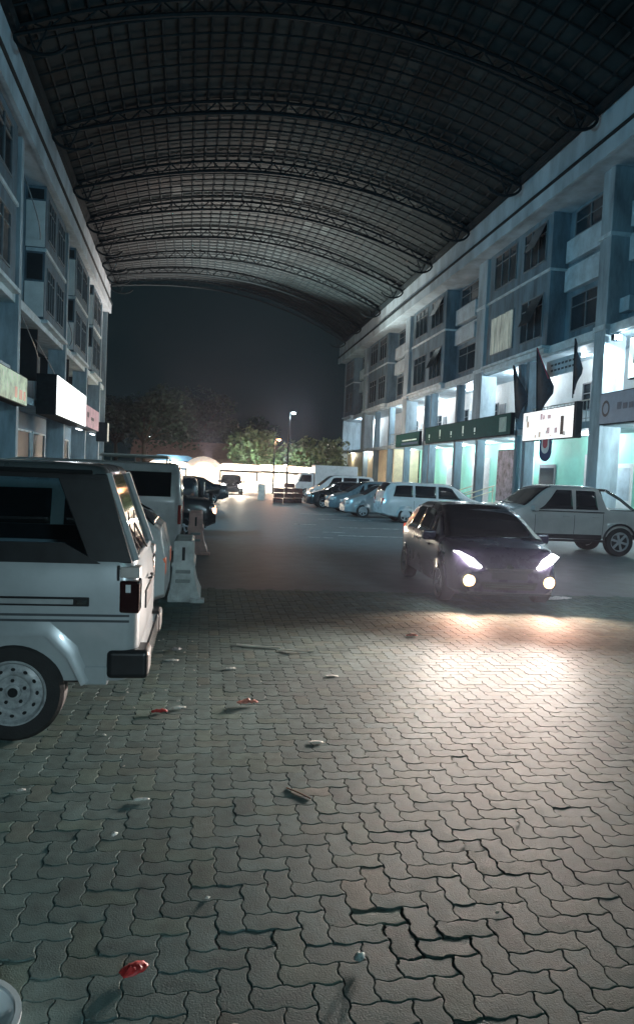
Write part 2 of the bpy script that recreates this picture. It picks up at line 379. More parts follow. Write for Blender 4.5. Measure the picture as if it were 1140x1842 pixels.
# ================================================================== CANOPY
CN = empty('street_canopy', (0, 0, 0), 0, 'vaulted metal canopy on curved trusses spanning the whole street', 'canopy')
fR = [21.5, 29.1, 36.5, 44.0, 51.4, 59.2, 67.0, 75.5, 84.0]
fL = [20.3, 28.3, 36.3, 43.0, 48.8, 53.8, 58.2, 61.8, 65.0]
def xl(y): return -7.42-(y-28)*1.15/38+.36
def arch(t, k, dz=0.):       # t 0..1 left to right, k = frame index (float)
    k = max(0, min(len(fR)-1.001, k)); i = int(k); f_ = k-i
    yr = fR[i]+(fR[i+1]-fR[i])*f_; yl = fL[i]+(fL[i+1]-fL[i])*f_
    x = xl(yl)+(15.12-xl(yl))*t; s = 2*t-1
    z = 16.9+2.4*(1-s*s)+dz*(1-.5*abs(s)**3)
    return (x, yl+(yr-yl)*t, z)
NS = 36
sb = MB()
for k in range(len(fR)):
    for j in range(NS+1): sb.v.append(arch(j/NS, k, .12))
for k in range(len(fR)-1):
    for j in range(NS): sb.f.append((k*(NS+1)+j, k*(NS+1)+j+1, (k+1)*(NS+1)+j+1, (k+1)*(NS+1)+j))
so = sb.build('roof_sheet', m_sheet, CN, smooth=True); md = so.modifiers.new('thick', 'SOLIDIFY'); md.thickness = .03; md.offset = 1
rq = random.Random(11)
for q in range(14):
    j0 = rq.randrange(2, NS-4); k0 = rq.randrange(0, len(fR)-1); f0 = rq.choice((0, 2, 4))/7; wdt = rq.choice((1, 1, 2))
    g = MB(); ks = [k0+f0, k0+f0+1/7, k0+f0+2/7]
    for kk in ks:
        for jj in range(wdt+1): g.v.append(arch((j0+jj)/NS, kk, .085))
    for a_ in range(2):
        for jj in range(wdt): g.f.append((a_*(wdt+1)+jj, a_*(wdt+1)+jj+1, (a_+1)*(wdt+1)+jj+1, (a_+1)*(wdt+1)+jj))
    g.build('patched_sheet', m_patch, CN)
for j in range(NS+1):
    g = MB(); g.tube([arch(j/NS, k, .03) for k in range(len(fR))], .22 if j in (0, NS) else .062, 6 if j in (0, NS) else 4); g.build('purlin', m_steel, CN)
for k in range(len(fR)-1):
    for q in range(1, 7):
        g = MB(); g.tube([arch(j/24, k+q/7, -.03) for j in range(25)], .045, 4); g.build('rafter', m_steel, CN)
for k in range(len(fR)):
    g = MB(); dp = .55
    g.tube([arch(j/40, k, -.06) for j in range(41)], .085, 6); g.tube([arch(j/40, k, -.06-dp) for j in range(41)], .085, 6)
    for j in range(40):
        g.tube([arch(j/40, k, -.06 if j % 2 else -.06-dp), arch((j+1)/40, k, -.06-dp if j % 2 else -.06)], .035, 4)
    for sd, t0 in ((-1, 0), (1, 1)):    # curved shoe bolted to the eave
        x, y, z = arch(t0, k, -.06-dp)
        g.tube([(x-sd*(.9-.9*math.cos(u))*1.0+sd*.0, y, z-.55*math.sin(u)) for u in [math.pi*q/10*.9 for q in range(11)]], .07, 6)
        g.tube([(x-sd*.75, y, z-.5), (x-sd*.3, y, z+.5)], .04, 5); g.tube([(x-sd*.75, y, z-.5), (x-sd*1.2, y, z+.6)], .04, 5)
    g.build('arch_truss', m_steel, CN)

# ================================================================== LAMPS AND SIGNS
def ceiling_light(a, o, z, e, col=(.86, .95, 1.), L=1.2, label='', F=FR, group='fluorescent tubes under the right block ceilings'):
    p = F.W(a, o, z); r = empty('ceiling_light', p, 0, label, 'light', group)
    MB().box(-.07, .07, -L/2, L/2, .0, .05).build('housing', m_trim, r)
    MB().box(-.045, .045, -L/2+.03, L/2-.03, -.035, -.001).build('diffuser', mat('lit_tube', (.9, .9, .9), .5, emit=(.85, .95, 1.), es=9, var=.02), r)
    lamp('lamp_light', 'POINT', (0, 0, -.15), e*1.7, col, r, size=.12)
for a, e in ((26.4, 420), (40.8, 300), (49.6, 220), (57.6, 150), (64.8, 230), (34.0, 40)):
    ceiling_light(a, -1.5, 8.0, e, label='tube light on the balcony ceiling '+{26.4: 'beside the sign reading 10, the brightest', 40.8: 'above the lit doorway left of the dark flags', 49.6: 'above the middle of the long green sign', 57.6: 'above the far end of the long green sign', 64.8: 'over the short green sign', 34.0: 'behind the dark flags'}[a])
for a, e, n in ((23.0, 200, 'in the mint shop under the grey sign'), (27.6, 160, 'beside the first big pillar in the mint shop'), (33.8, 210, 'in the mint shop under the picture sign'), (41.4, 190, 'above the poster at the steps'), (46.4, 120, 'above the stair rail'), (51.5, 230, 'in the shop left of the slim pillar under the long green sign'), (58.3, 190, 'in the narrow mint shop under the short green sign'), (64.5, 60, 'in the blue lit shop near the far end')):
    ceiling_light(a, -1.9, 4.28, e, label='tube light '+n)
ceiling_light(82.0, -1.2, 8.0, 420, label='bright tube light at the far corner of the right block')
ceiling_light(85.0, -.4, 4.28, 130, (1, .9, .7), label='tube light over the cream wall at the far end')
ceiling_light(76.0, -.4, 4.28, 90, (1, .9, .8), label='tube light over the cream wall near the dark door')
# flood light on the pillar
r = empty('flood_light', FR.W(28.75, -.15, 8.05), 0, 'white flood light glaring beside the pillar above the grey sign', 'light')
MB().box(-.18, .18, -.12, .12, -.3, -.06).build('housing', m_steel, r, bevel=.02)
MB().box(-.15, .15, -.135, -.122, -.27, -.09).build('lens', mat('flood_lens', (1, 1, 1), .4, emit=(.85, .95, 1.), es=60, var=.01), r)
lamp('flood_beam', 'SPOT', (-.1, -.30, -.25), 900, (.75, .93, 1.), r, size=.08, spot=150, aim=(-.6, .4, -1.6), blend=.6)

def signboard(name, label, F, a0, a1, o0, o1, z0, z1, m, frame=m_steel):
    r = empty(name, F.W((a0+a1)/2, o0, z0), 0, label, 'sign')
    inv = Vector(r.location)
    def pt(n, mm, *bx, bevel=0.):
        mb = MB()
        for q in bx: F.box(mb, *q)
        mb.v = [(p[0]-inv.x, p[1]-inv.y, p[2]-inv.z) for p in mb.v]
        return mb.build(n, mm, r, bevel=bevel)
    pt('frame', frame, (a0-.04, a1+.04, o0, o1-.03, z0-.04, z1+.04)); pt('face', m, (a0, a1, o1-.03, o1, z0, z1))
    return r, pt
m_green = mat('green_sign', (.012, .055, .048), .85, var=.12, spec=.15, emit=(.05, .16, .14), es=.1)
m_mark = mat('sign_lettering', (.6, .75, .68), .5, emit=(.5, .7, .62), es=.25, var=.15)
m_markd = mat('dark_lettering', (.03, .05, .07), .5, var=.2)
r, pt = signboard('shop_sign', 'long dark green sign over the middle mint shops', FR, 38.4, 54.0, -.09, .16, 4.4, 5.5, m_green)
for k, a in enumerate((52.9, 50.4, 48.0, 45.7, 43.6)):   # slim pale strokes spaced along the board
    pt('lettering', m_mark, (a, a+.22, .161, .175, 4.75, 4.9+.22*(k % 2)+.1), (a+.05, a+.15, .161, .175, 4.6, 4.68))
pt('panel', mat('sign_patch', (.2, .4, .35), .5), (38.9, 39.9, .161, .17, 4.55, 5.35))
r, pt = signboard('shop_sign', 'short green sign left of the long green one, further down the block', FR, 55.8, 62.8, -.09, .14, 4.35, 5.35, m_green)
pt('stripe', m_mark, (56.4, 60.6, .141, .15, 4.75, 4.85)); pt('panel', mat('blue_patch', (.03, .08, .16), .5), (56.0, 60.9, .141, .152, 4.45, 4.62))
m_wlit = mat('lit_sign_face', (.9, .9, .9), .5, emit=(1., .98, .95), es=.8, var=.03)
r, pt = signboard('shop_sign', 'glowing white sign with small food pictures over the mint shop below the dark flags', FR, 31.4, 36.75, -.09, .14, 3.95, 5.35, m_wlit)
rr = random.Random(3)
for k in range(14):
    a = rr.uniform(31.9, 36.3); z = rr.choice((4.05, 4.2, 4.6, 4.9)); s = rr.uniform(.1, .3)
    c = ((.5, .38, .40), (.6, .5, .42), (.5, .5, .48), (.62, .45, .48))[k % 4]
    pt('picture', mat('sign_pic_%d' % (k % 4), c, .5, var=.3, vscale=5, emit=c, es=.45), (a, a+s, .141+k*.0006, .15+k*.0006, z, z+s*rr.uniform(.5, 1.3)))
pt('figure', mat('figure_dark', (.08, .06, .06), .5), (32.3, 32.6, .155, .165, 4.1, 4.95)); pt('end_cap', m_steel, (31.1, 31.35, -.1, .18, 3.9, 5.5))
m_grey = mat('grey_sign', (.13, .21, .29), .5, var=.08, emit=(.2, .3, .4), es=.12)
r, pt = signboard('shop_sign', 'blue grey sign with a ring emblem and dark lettering at the right edge', FR, 20.0, 28.9, .06, .3, 4.35, 5.55, m_grey)
mb = MB(); c0 = FR.W(28.45, .305, 4.95)
for k in range(24):
    t0, t1 = 2*math.pi*k/24, 2*math.pi*(k+1)/24; q = [(c0[0]-r.location.x, c0[1]+rr_*math.cos(t)*1.-r.location.y, c0[2]+rr_*1.1*math.sin(t)-r.location.z) for rr_, t in ((.2, t0), (.3, t0), (.3, t1), (.2, t1))]
    mb.add(q, [(0, 1, 2, 3)])
mb.build('emblem', m_markd, r)
pt('lettering', mat('soft_lettering', (.07, .12, .18), .5), *[(27.6-.42*k-.3, 27.6-.42*k, .301, .31, 4.85, 5.08+.06*(k % 3 == 0)) for k in range(17) if k not in (3, 9)])
# white sign reading 10 behind the railing of the first balcony
def text(s, size, loc, rot, m, parent, name='lettering', ext=.01):
    c = bpy.data.curves.new(name, 'FONT'); c.body = s; c.size = size; c.extrude = ext; c.align_x = 'CENTER'; c.align_y = 'CENTER'
    o = bpy.data.objects.new('tmp', c); COL.objects.link(o)
    dg = bpy.context.evaluated_depsgraph_get(); me = bpy.data.meshes.new_from_object(o.evaluated_get(dg)); bpy.data.objects.remove(o)
    t = bpy.data.objects.new(name, me); COL.objects.link(t); me.materials.clear(); me.materials.append(m); t.location = loc; t.rotation_euler = rot; t.parent = parent
    return t
m_cool = mat('lit_cool_face', (.85, .95, .95), .5, emit=(.8, 1., .97), es=.6, var=.03)
r, pt = signboard('shop_sign', 'lit white sign with the number 10 and a red arc above the grey sign', FR, 24.4, 28.0, -.5, -.3, 6.15, 7.75, m_cool)
text('1', 1.0, (-.22, 1.38, .85), (R(90), 0, R(-90)), m_markd, r); 
def ring(mb, cx, y, cz, r0, r1, t0, t1, x, n=24, mx=None):
    for k in range(n):
        a0, a1 = t0+(t1-t0)*k/n, t0+(t1-t0)*(k+1)/n
        mb.add([(x, y+q*math.cos(t), cz+q*math.sin(t)) for q, t in ((r0, a0), (r1, a0), (r1, a1), (r0, a1))], [(0, 1, 2, 3)])
mb = MB(); ring(mb, 0, .75, .85, .24, .36, 0, 2*math.pi, -.215); mb.build('lettering', m_markd, r)
mb = MB(); ring(mb, 0, .75, .85, .42, .56, R(20), R(160), -.216); mb.build('red_arc', mat('red_mark', (.5, .06, .08), .5), r)
# small pale plate with two rows of tiny words high on the balcony
r, pt = signboard('wall_sign', 'pale wall sign with two rows of small dark words above the right dark flag', FR, 32.0, 35.2, -.32, -.22, 7.05, 7.75, m_panel, m_panel)
pt('lettering', m_markd, *[(32.3+.36*k, 32.3+.36*k+.24, -.219, -.21, z, z+.1) for k in range(7) for z in (7.22, 7.48)])
# poster beside the steps
r, pt = signboard('poster', 'framed picture poster standing between the slim pillar and the steps', FR, 39.6, 42.0, -.8, -.7, .75, 3.6, mat('poster_print', (.42, .36, .42), .5, var=.75, vscale=2.2, two=(.10, .12, .2)))
r['category'] = 'poster'
# hanging shield banner
r = empty('hanging_banner', FR.W(33.6, .35, 3.9), 0, 'small half round banner in red white and navy hanging below the picture sign', 'banner')
def shield(sc, x0, x1):
    pts = [(-.5*sc, 0), (.5*sc, 0)]+[(.5*sc*math.cos(t), -.45*sc-.38*sc*math.sin(t)) for t in [math.pi*k/14 for k in range(15)]]
    return MB().prism(pts, x0, x1, 'x')
shield(1.25, -.01, .02).build('cloth', mat('navy_cloth', (.02, .05, .14), .8), r)
shield(.8, -.02, -.011).build('white_field', mat('white_cloth', (.7, .7, .7), .8), r); shield(.5, -.03, -.021).build('red_field', mat('red_cloth', (.5, .08, .1), .8), r)
# flags on raked staffs
m_flag = mat('dark_flag', (.02, .035, .05), .8, var=.3, vscale=4)
def flag(a, z, hgt, wd, lean, label, redge=False):
    p = FR.W(a, .05, z); r = empty('flag', p, 0, label, 'flag', 'dark flags on staffs over the picture sign')
    MB().tube([(0, 0, -hgt*.5), (-.35, -lean, hgt*.55)], .025, 6).build('staff', m_steel, r)
    n = 10; mb = MB()
    for i in range(n+1):
        t = i/n; x0 = -.35*(t*.95+.03); u_ = -.06; top = (-hgt*.42+hgt*.97*t)
        wv = .07*math.sin(t*9); w_ = wd*(1-abs(t-.45)/.56) if abs(t-.45) < .56 else 0
        y0 = -lean*(t*1.05-.05)
        mb.v += [(x0, y0, top), (x0+wv-w_*.5*u_, y0-w_*.55, top-.12*w_), (x0-wv-w_*u_, y0-w_*1.15, top-.3*w_)]
    for i in range(n):
        for j in range(2): mb.f.append((i*3+j, i*3+j+1, i*3+j+4, i*3+j+3))
    o = mb.build('cloth', m_flag, r, smooth=True); s = o.modifiers.new('t', 'SOLIDIFY'); s.thickness = .012
    if redge: MB().tube([(-.35, -lean, hgt*.55), (-.3, -lean-wd*.9, hgt*.05)], .03, 5).build('red_edge', mat('red_hem', (.3, .05, .08), .8), r)
flag(37.9, 6.4, 2.8, 1.3, .1, 'dark drooping flag furthest left, beside the lit doorway')
flag(35.4, 6.6, 3.3, 1.5, .35, 'largest dark flag with a red edge over the picture sign', True)
flag(31.8, 6.9, 2.4, .6, .6, 'narrow dark flag nearest the big pillar')
# steps and stair rail
st = empty('stair', FR.W(44.5, .2, 0), 0, 'short flight of beige steps with slanting handrails between the mint shops', 'stairs')
mb = MB()
for k in range(3): mb.box(-1.0+.3*k, .9, -1.6, 1.6, .14*k, .14*(k+1))
mb.build('steps', mat('beige_step', (.5, .44, .3), .7), st)
for y in (-1.5, 1.5):
    MB().tube([(-1.1, y, .75), (1.2, y, 1.55)], .035, 8).tube([(-1.1, y, .45), (1.2, y, 1.25)], .03, 8).tube([(-1.05, y, 0), (-1.05, y, .8)], .035, 8).tube([(1.1, y, .3), (1.1, y, 1.5)], .035, 8).build('handrail', mat('beige_rail', (.6, .55, .4), .5), st)

# left signs
r, pt = signboard('shop_sign', 'blank glowing white sign jutting from the left block', FL, 35.6, 46.0, .05, .95, 4.0, 5.75, mat('lit_white_face', (.95, .95, .95), .5, emit=(.95, 1., 1.), es=1.6, var=.01))
lamp('sign_glow', 'AREA', (1.0, 0, .9), 130, (.85, .95, 1.), r, shape=(1.4, 9), aim=(6, 0, .5))
r, pt = signboard('shop_sign', 'pinkish sign next to the glowing white one on the left block', FL, 46.6, 54.5, .05, .8, 4.1, 5.4, mat('pink_sign', (.5, .33, .38), .5, emit=(.6, .4, .45), es=.3, var=.3, vscale=2))
pt('lettering', m_markd, (48, 48.8, .801, .81, 4.7, 5.0), (50, 51.5, .801, .81, 4.6, 4.8))
r, pt = signboard('shop_sign', 'yellow green lit sign at the left edge above the blue wall', FL, 24.0, 31.2, .05, .5, 4.0, 5.05, mat('yellow_green_face', (.6, .7, .5), .5, emit=(.65, .85, .6), es=.22, var=.5, vscale=1.3))
pt('picture', mat('orange_print', (.8, .4, .3), .5, emit=(.8, .45, .35), es=.3), (29.8, 30.3, .501, .51, 4.15, 4.5), (30.55, 30.9, .501, .51, 4.15, 4.5), (29.0, 29.4, .501, .51, 4.15, 4.55))
r, pt = signboard('shop_sign', 'small pale box sign at the far end of the left block', FL, 60.0, 61.0, .05, .9, 3.6, 5.0, mat('pale_box', (.6, .62, .55), .5, emit=(.7, .72, .65), es=.25))
for a, n in ((56.2, 'under the pinkish sign'), (49., 'under the sign beside the white lit one')):
    p = FL.W(a, .2, 3.95); r = empty('tube_light', p, 0, 'small bright tube light '+n+' on the left block', 'light')
    MB().box(-.05, .05, -1, 1, 0, .05).build('housing', m_trim, r); MB().box(-.04, .04, -.95, .95, -.04, -.001).build('diffuser', MATS['lit_tube'], r)
    lamp('lamp_light', 'POINT', (0, 0, -.15), 35, (.85, .95, 1), r)

# unseen lamps: low one inferred from the wagon's lit side, others added as fill
def post_lamp(x, y, h, e, col, aim, label, spot=110, size=.35):
    r = empty('unseen_lamp_post', (x, y, 0), 0, label, 'lamp post')
    MB().tube([(0, 0, 0), (0, 0, h)], [.09, .05], 12).build('post', m_steel, r)
    MB().box(-.25, .25, -.18, .18, h, h+.14).build('lamp_head', m_steel, r, bevel=.02)
    MB().box(-.2, .2, -.13, .13, h-.03, h-.001).build('lens', MATS['flood_lens'], r)
    lamp('lamp_beam', 'SPOT', (0, 0, h-.1), e, col, r, size=size, spot=spot, aim=(aim[0]-x, aim[1]-y, aim[2]), blend=.6)
post_lamp(2.2, -5.0, 3.2, 1500*FILL, (.66, .90, 1.), (-1.6, 5.1, 1.5), 'low lamp post behind the viewer lighting the silver wagon', 34)
post_lamp(6.0, -6.5, 8.5, 330*FILL, (.30, .95, .92), (3.6, 5, .0), 'unseen tall lamp post added behind the viewer to fill the ground', 72)
post_lamp(9.5, -3.5, 7.5, 5200*FILL, (.62, .86, 1.), (6.0, 21, .6), 'unseen lamp post added behind the viewer to brighten the parked cars', 38)
def added_flood(F, a, z, e, col, aim, label, spot=100):  # flood fixtures added out of view to light the opposite facades
    p = F.W(a, .5, z); r = empty('added_flood_light', p, 0, label, 'light')
    d = (Vector(aim)-Vector(p)).normalized(); q = d.to_track_quat('-Z', 'Y').to_matrix().to_4x4()
    MB().box(-.2, .2, -.13, .13, .02, .14).xf(q).build('housing', m_steel, r, bevel=.02)
    MB().box(-.17, .17, -.10, .10, 0, .015).xf(q).build('lens', MATS['flood_lens'], r)
    MB().tube([(0, 0, 0), Vector(F.W(a, 0, z))-Vector(p)], .03, 6).build('bracket', m_steel, r)
    lamp('flood_beam', 'SPOT', tuple(d*.1), e, col, r, size=.2, spot=spot, aim=tuple(d*10), blend=.7)
added_flood(FL, 17, 8.4, 3100, (.28, .74, 1.), (14.5, 33, 5.), 'unseen flood light added on the left block to light the right block', 96)
added_flood(FL, 24.5, 8.6, 2400, (.30, .75, 1.), (14.5, 49, 5.5), 'second unseen flood light added on the left block to light the right block', 88)
added_flood(FL, 46.3, 5.0, 1100, (.85, .70, .85), (15.5, 68, 9.), 'flood light added out of sight between the white and pinkish signs to light the right block', 80)
added_flood(FR, 12, 8.6, 4800, (.42, .80, 1.), (-7.5, 36, 9.5), 'unseen flood light added on the right block to light the left block', 62)

# ================================================================== VEHICLES
def interp(tab, u):
    if u <= tab[0][0]: return tab[0][1]
    for (a, b_), (c, d) in zip(tab, tab[1:]):
        if u <= c:
            t = (u-a)/(c-a) if c > a else 0; t = t*t*(3-2*t)*.5+t*.5; return b_+(d-b_)*t
    return tab[-1][1]
def wheel(root, x, y, r, w_, sd, style='spoke'):      # axle along y, sd = outward sign
    t = MB(); pr = [(r*.66, -w_/2), (r*.93, -w_/2), (r, -w_*.36), (r, w_*.36), (r*.93, w_/2), (r*.66, w_/2)]
    t.lathe(pr, (x, y, r), 'y', 40)
    t.f = t.f[:-2]; ty = t.build('tyre', m_rub, None, smooth=True)
    wh = ty; wh.name = 'wheel'; wh.parent = root
    yo = y+sd*(w_/2-.03)
    def rr(p): return [(a_, b_*sd) for a_, b_ in p]
    def spin(prof, m, nm, ns=40):
        return MB().lathe(rr(prof), (x, yo, r), 'y', ns).build(nm, m, wh, smooth=True)
    spin([(r*.64, -.03), (r*.60, -.02), (.001, -.02)], m_blackpl, 'brake_disc', 24)
    if style == 'steel':
        mr = mat('steel_rim', (.34, .36, .37), .35, var=.2, vscale=20)
        b_ = MB(); ns = 60; prof = [(r*.68, .0), (r*.665, .034), (r*.63, .034), (r*.60, .012), (r*.575, .002), (r*.50, .012), (r*.46, .016), (r*.38, .016), (r*.345, .008), (r*.32, -.004), (r*.27, -.006), (r*.17, -.004), (r*.15, .012), (r*.12, .016), (.001, .016)]
        b_.lathe(rr(prof), (x, yo, r), 'y', ns); b_.build('rim', mr, wh, smooth=True)
        hs = []
        for k in range(12):
            an = 2*math.pi*k/12; p = [(x+r*.475*math.cos(an)+r*.034*math.cos(q)*math.cos(an)-r*.045*math.sin(q)*math.sin(an), r+r*.475*math.sin(an)+r*.034*math.cos(q)*math.sin(an)+r*.045*math.sin(q)*math.cos(an)) for q in [2*math.pi*i/12 for i in range(12)]]
            MB().prism(p, yo, yo+sd*.018, 'y').build('vent_hole', m_blackpl, wh)
        for k in range(5):
            an = 2*math.pi*(k+.3)/5; p = [(x+r*.24*math.cos(an)+.013*math.cos(q), r+r*.24*math.sin(an)+.013*math.sin(q)) for q in [2*math.pi*i/6 for i in range(6)]]
            MB().prism(p, yo-sd*.01, yo+sd*.008, 'y').build('wheel_nut', m_blackpl, wh)
        MB().lathe(rr([(r*.10, .017), (r*.09, .022), (.001, .022)]), (x, yo, r), 'y', 20).build('hub_cap', m_blackpl, wh)
    else:
        mr = mat('alloy_rim', (.48, .5, .52), .35, metal=.3, var=.1, vscale=14)
        b_ = MB().lathe(rr([(r*.68, .0), (r*.67, .03), (r*.62, .03), (r*.58, -.01)]), (x, yo, r), 'y', 40)
        b_.f = b_.f[:-2]
        b_.lathe(rr([(r*.16, -.01), (r*.16, .02), (r*.1, .026), (.001, .026)]), (x, yo, r), 'y', 20)
        for k in range(6):
            an = 2*math.pi*(k+.25)/6; c_, s_ = math.cos(an), math.sin(an)
            p = [(x+u*c_-v*s_, r+u*s_+v*c_) for u, v in ((r*.1, -r*.07), (r*.6, -r*.085), (r*.6, r*.085), (r*.1, r*.07))]
            b_.prism(p, yo-sd*.01, yo+sd*.014, 'y')
        b_.build('rim', mr, wh, smooth=True)
    return wh

def cut(o, cutters):
    """boolean the wheel arches out of a closed body"""
    for c in cutters:
        md = o.modifiers.new('arch', 'BOOLEAN'); md.operation = 'DIFFERENCE'; md.object = c; md.solver = 'EXACT'
    dg = bpy.context.evaluated_depsgraph_get(); me = bpy.data.meshes.new_from_object(o.evaluated_get(dg))
    o.modifiers.clear(); old = o.data; o.data = me; bpy.data.meshes.remove(old)
    for c in cutters: bpy.data.objects.remove(c)
    me.polygons.foreach_set('use_smooth', [True]*len(me.polygons)); me.set_sharp_from_angle(angle=R(32))
    return o

def car(name, label, loc, rz, P, paint, group=None, cat='car', opts=()):
    """P: L, W, top, belt, wid tables; axles; wheel radius; windows"""
    root = empty(name, loc, rz, label, cat, group)
    L, Wd = P['L'], P['W']; N = P.get('N', 56); r = P['r']
    prof = []
    def section(u):
        top = interp(P['top'], u); belt = min(interp(P['belt'], u), top-.03); hw = Wd/2*interp(P['wid'], u); zb = interp(P['bot'], u)
        gh = top-belt; tum = P.get('tum', .30)
        sw = hw-.03; sth = top-min(.07, gh*.42); wt = sw-(sth-belt)*tum
        wt2 = wt-min(.08, gh*.5)
        pts = [(0., zb), (hw*.86, zb), (hw*.965, zb+.05), (hw*.99, zb+(belt-zb)*.35), (hw, zb+(belt-zb)*.62), (hw-.012, belt-.05), (sw, belt), (sw*.5+wt*.5, belt*.5+sth*.5), (wt, sth), ((wt+wt2)/2, top-.022), (wt2, top-.004), (wt2*.5, top+.012), (0, top+.018)]
        return pts
    us = [L*i/N for i in range(N+1)]
    b = MB(); K = 13; ringn = 2*K-2
    for u in us:
        p = section(u); full = p+[(-y, z) for y, z in p[-2:0:-1]]
        b.v += [(u-L/2, y, z) for y, z in full]
    for i in range(N):
        for k in range(ringn): b.f.append((i*ringn+k, i*ringn+(k+1) % ringn, (i+1)*ringn+(k+1) % ringn, (i+1)*ringn+k))
    b.f.append(tuple(range(ringn))); b.f.append(tuple(N*ringn+k for k in range(ringn))[::-1])
    body = b.build('body', paint, root)
    bpy.context.view_layer.update()
    cs = []
    for ax in P['axles']:
        c = MB().lathe([(r*1.16, -Wd), (r*1.16, Wd)], (ax-L/2, 0, r), 'y', 36); cs.append(c.build('cut', m_dark, root))
    bpy.context.view_layer.update(); cut(body, cs)
    for ax in P['axles']:   # dark arch liner and wheels
        for sd in (-1, 1):
            wheel(root, ax-L/2, sd*(Wd/2-.11), r, .2, sd, P.get('style', 'spoke'))
    MB().box(-L*.44, L*.44, -Wd*.36, Wd*.36, P['bot'][len(P['bot'])//2][1]+.02, .55).build('underbody', m_dark, root)
    off = .006
    def patch(nm, u0, u1, ks, m, sides=(1, -1), trim0=0., trim1=0., nU=10, parent=None, edge=None):
        out = []
        for sd in sides:
            mb = MB(); cols = len(ks)
            for i in range(nU+1):
                t = i/nU
                for j, k in enumerate(ks):
                    v = j/(cols-1)
                    ua = u0+trim0*v; ub = u1-trim1*v; u = ua+(ub-ua)*t
                    p = section(u); k0 = int(k); fr = k-k0
                    y = p[k0][0]*(1-fr)+p[min(k0+1, 12)][0]*fr; z = p[k0][1]*(1-fr)+p[min(k0+1, 12)][1]*fr
                    mb.v.append((u-L/2, sd*(y+off), z+off*.4))
            for i in range(nU):
                for j in range(cols-1):
                    q = (i*cols+j, i*cols+j+1, (i+1)*cols+j+1, (i+1)*cols+j); mb.f.append(q if sd > 0 else q[::-1])
            o = mb.build(nm, m, root, smooth=True); sdm = o.modifiers.new('t', 'SOLIDIFY'); sdm.thickness = .006; sdm.offset = 0
            out.append(o)
        return out
    for (u0, u1, t0, t1) in P['side']: patch('window', u0, u1, [6.15, 6.6, 7.2, 7.85], m_carglass, trim0=t0, trim1=t1)
    def tri(nm, u0, u1, m, lim=.06, nU=30):       # full-width pane over a sloping part
        mb = MB(); M_ = 12
        for i in range(nU+1):
            u = u0+(u1-u0)*i/nU; p = section(u)
            half = p[9][0]-.02
            for j in range(M_+1):
                y = -half+2*half*j/M_; ay = abs(y)
                pz = np.interp(ay, [0, p[11][0], p[10][0], p[9][0], p[8][0]+.001], [p[12][1], p[11][1], p[10][1], p[9][1], p[8][1]])
                mb.v.append((u-L/2, y, float(pz)+.012))
        for i in range(nU):
            for j in range(M_): mb.f.append((i*(M_+1)+j, (i+1)*(M_+1)+j, (i+1)*(M_+1)+j+1, i*(M_+1)+j+1))
        o = mb.build(nm, m, root, smooth=True); s = o.modifiers.new('t', 'SOLIDIFY'); s.thickness = .01; s.offset = 0
    if 'wind' in P: tri('windshield', *P['wind'], m_carglass)
    if 'rear' in P: tri('rear_window', *P['rear'], m_carglass)
    for (u, z0, z1) in P.get('seams', ()):      # door gaps
        for sd in (1, -1):
            p = section(u); ys = lambda z: float(np.interp(z, [q[1] for q in p[1:8]], [q[0] for q in p[1:8]]))
            mb = MB()
            zz = [z0+(z1-z0)*i/6 for i in range(7)]
            for z in zz: mb.v += [(u-L/2-.006, sd*(ys(z)+.002), z), (u-L/2+.006, sd*(ys(z)+.002), z)]
            mb.f = [(2*i, 2*i+1, 2*i+3, 2*i+2) if sd > 0 else (2*i+2, 2*i+3, 2*i+1, 2*i) for i in range(6)]
            mb.build('door_gap', m_blackpl, root)
    for (u, z) in P.get('handles', ()):
        for sd in (1, -1):
            p = section(u); y = float(np.interp(z, [q[1] for q in p[1:8]], [q[0] for q in p[1:8]]))
            MB().box(u-L/2-.09, u-L/2+.09, sd*(y-.005), sd*(y+.03), z-.018, z+.018).build('door_handle', paint, root, bevel=.008)
    if 'mirror' in P:
        u, z = P['mirror']; hw = section(u)[6][0]
        for sd in (1, -1):
            MB().box(u-L/2-.05, u-L/2+.09, sd*(hw-.02), sd*(hw+.19), z-.07, z+.08).build('mirror', paint, root, bevel=.03, seg=3)
    return root, section, patch

def P_hatch(L=3.9, W=1.68, H=1.45, hood=.95):
    return dict(L=L, W=W, r=.29, axles=(.62, L-.78),
        top=[(0, .72), (.06, .98), (.32, H-.3), (.62, H-.06), (1.3, H), (2.1, H-.015), (2.3, H-.06), (3.12*L/3.9, hood+.02), (L-.25, hood-.14), (L-.08, hood-.28), (L, hood-.42)],
        belt=[(0, .7), (.3, .93), (2.6, .9), (3.1, .88), (L-.3, .74), (L, .5)],
        wid=[(0, .84), (.25, .95), (.8, 1.), (L-.9, 1.), (L-.35, .93), (L-.1, .8), (L, .7)],
        bot=[(0, .36), (.3, .24), (.8, .2), (L-.8, .2), (L-.2, .2), (L, .24)],
        side=[(.72, 1.42, .22, -.02), (1.5, 2.35, .0, .12), (2.42, 2.78, 0, .3)], wind=(2.24, 3.08*L/3.9), rear=(.12, .55),
        seams=[(1.46, .3, .92), (2.5, .3, .9), (.95, .6, .92)], handles=[(1.6, .82), (2.62-.15, .8)], mirror=(2.72, .95))
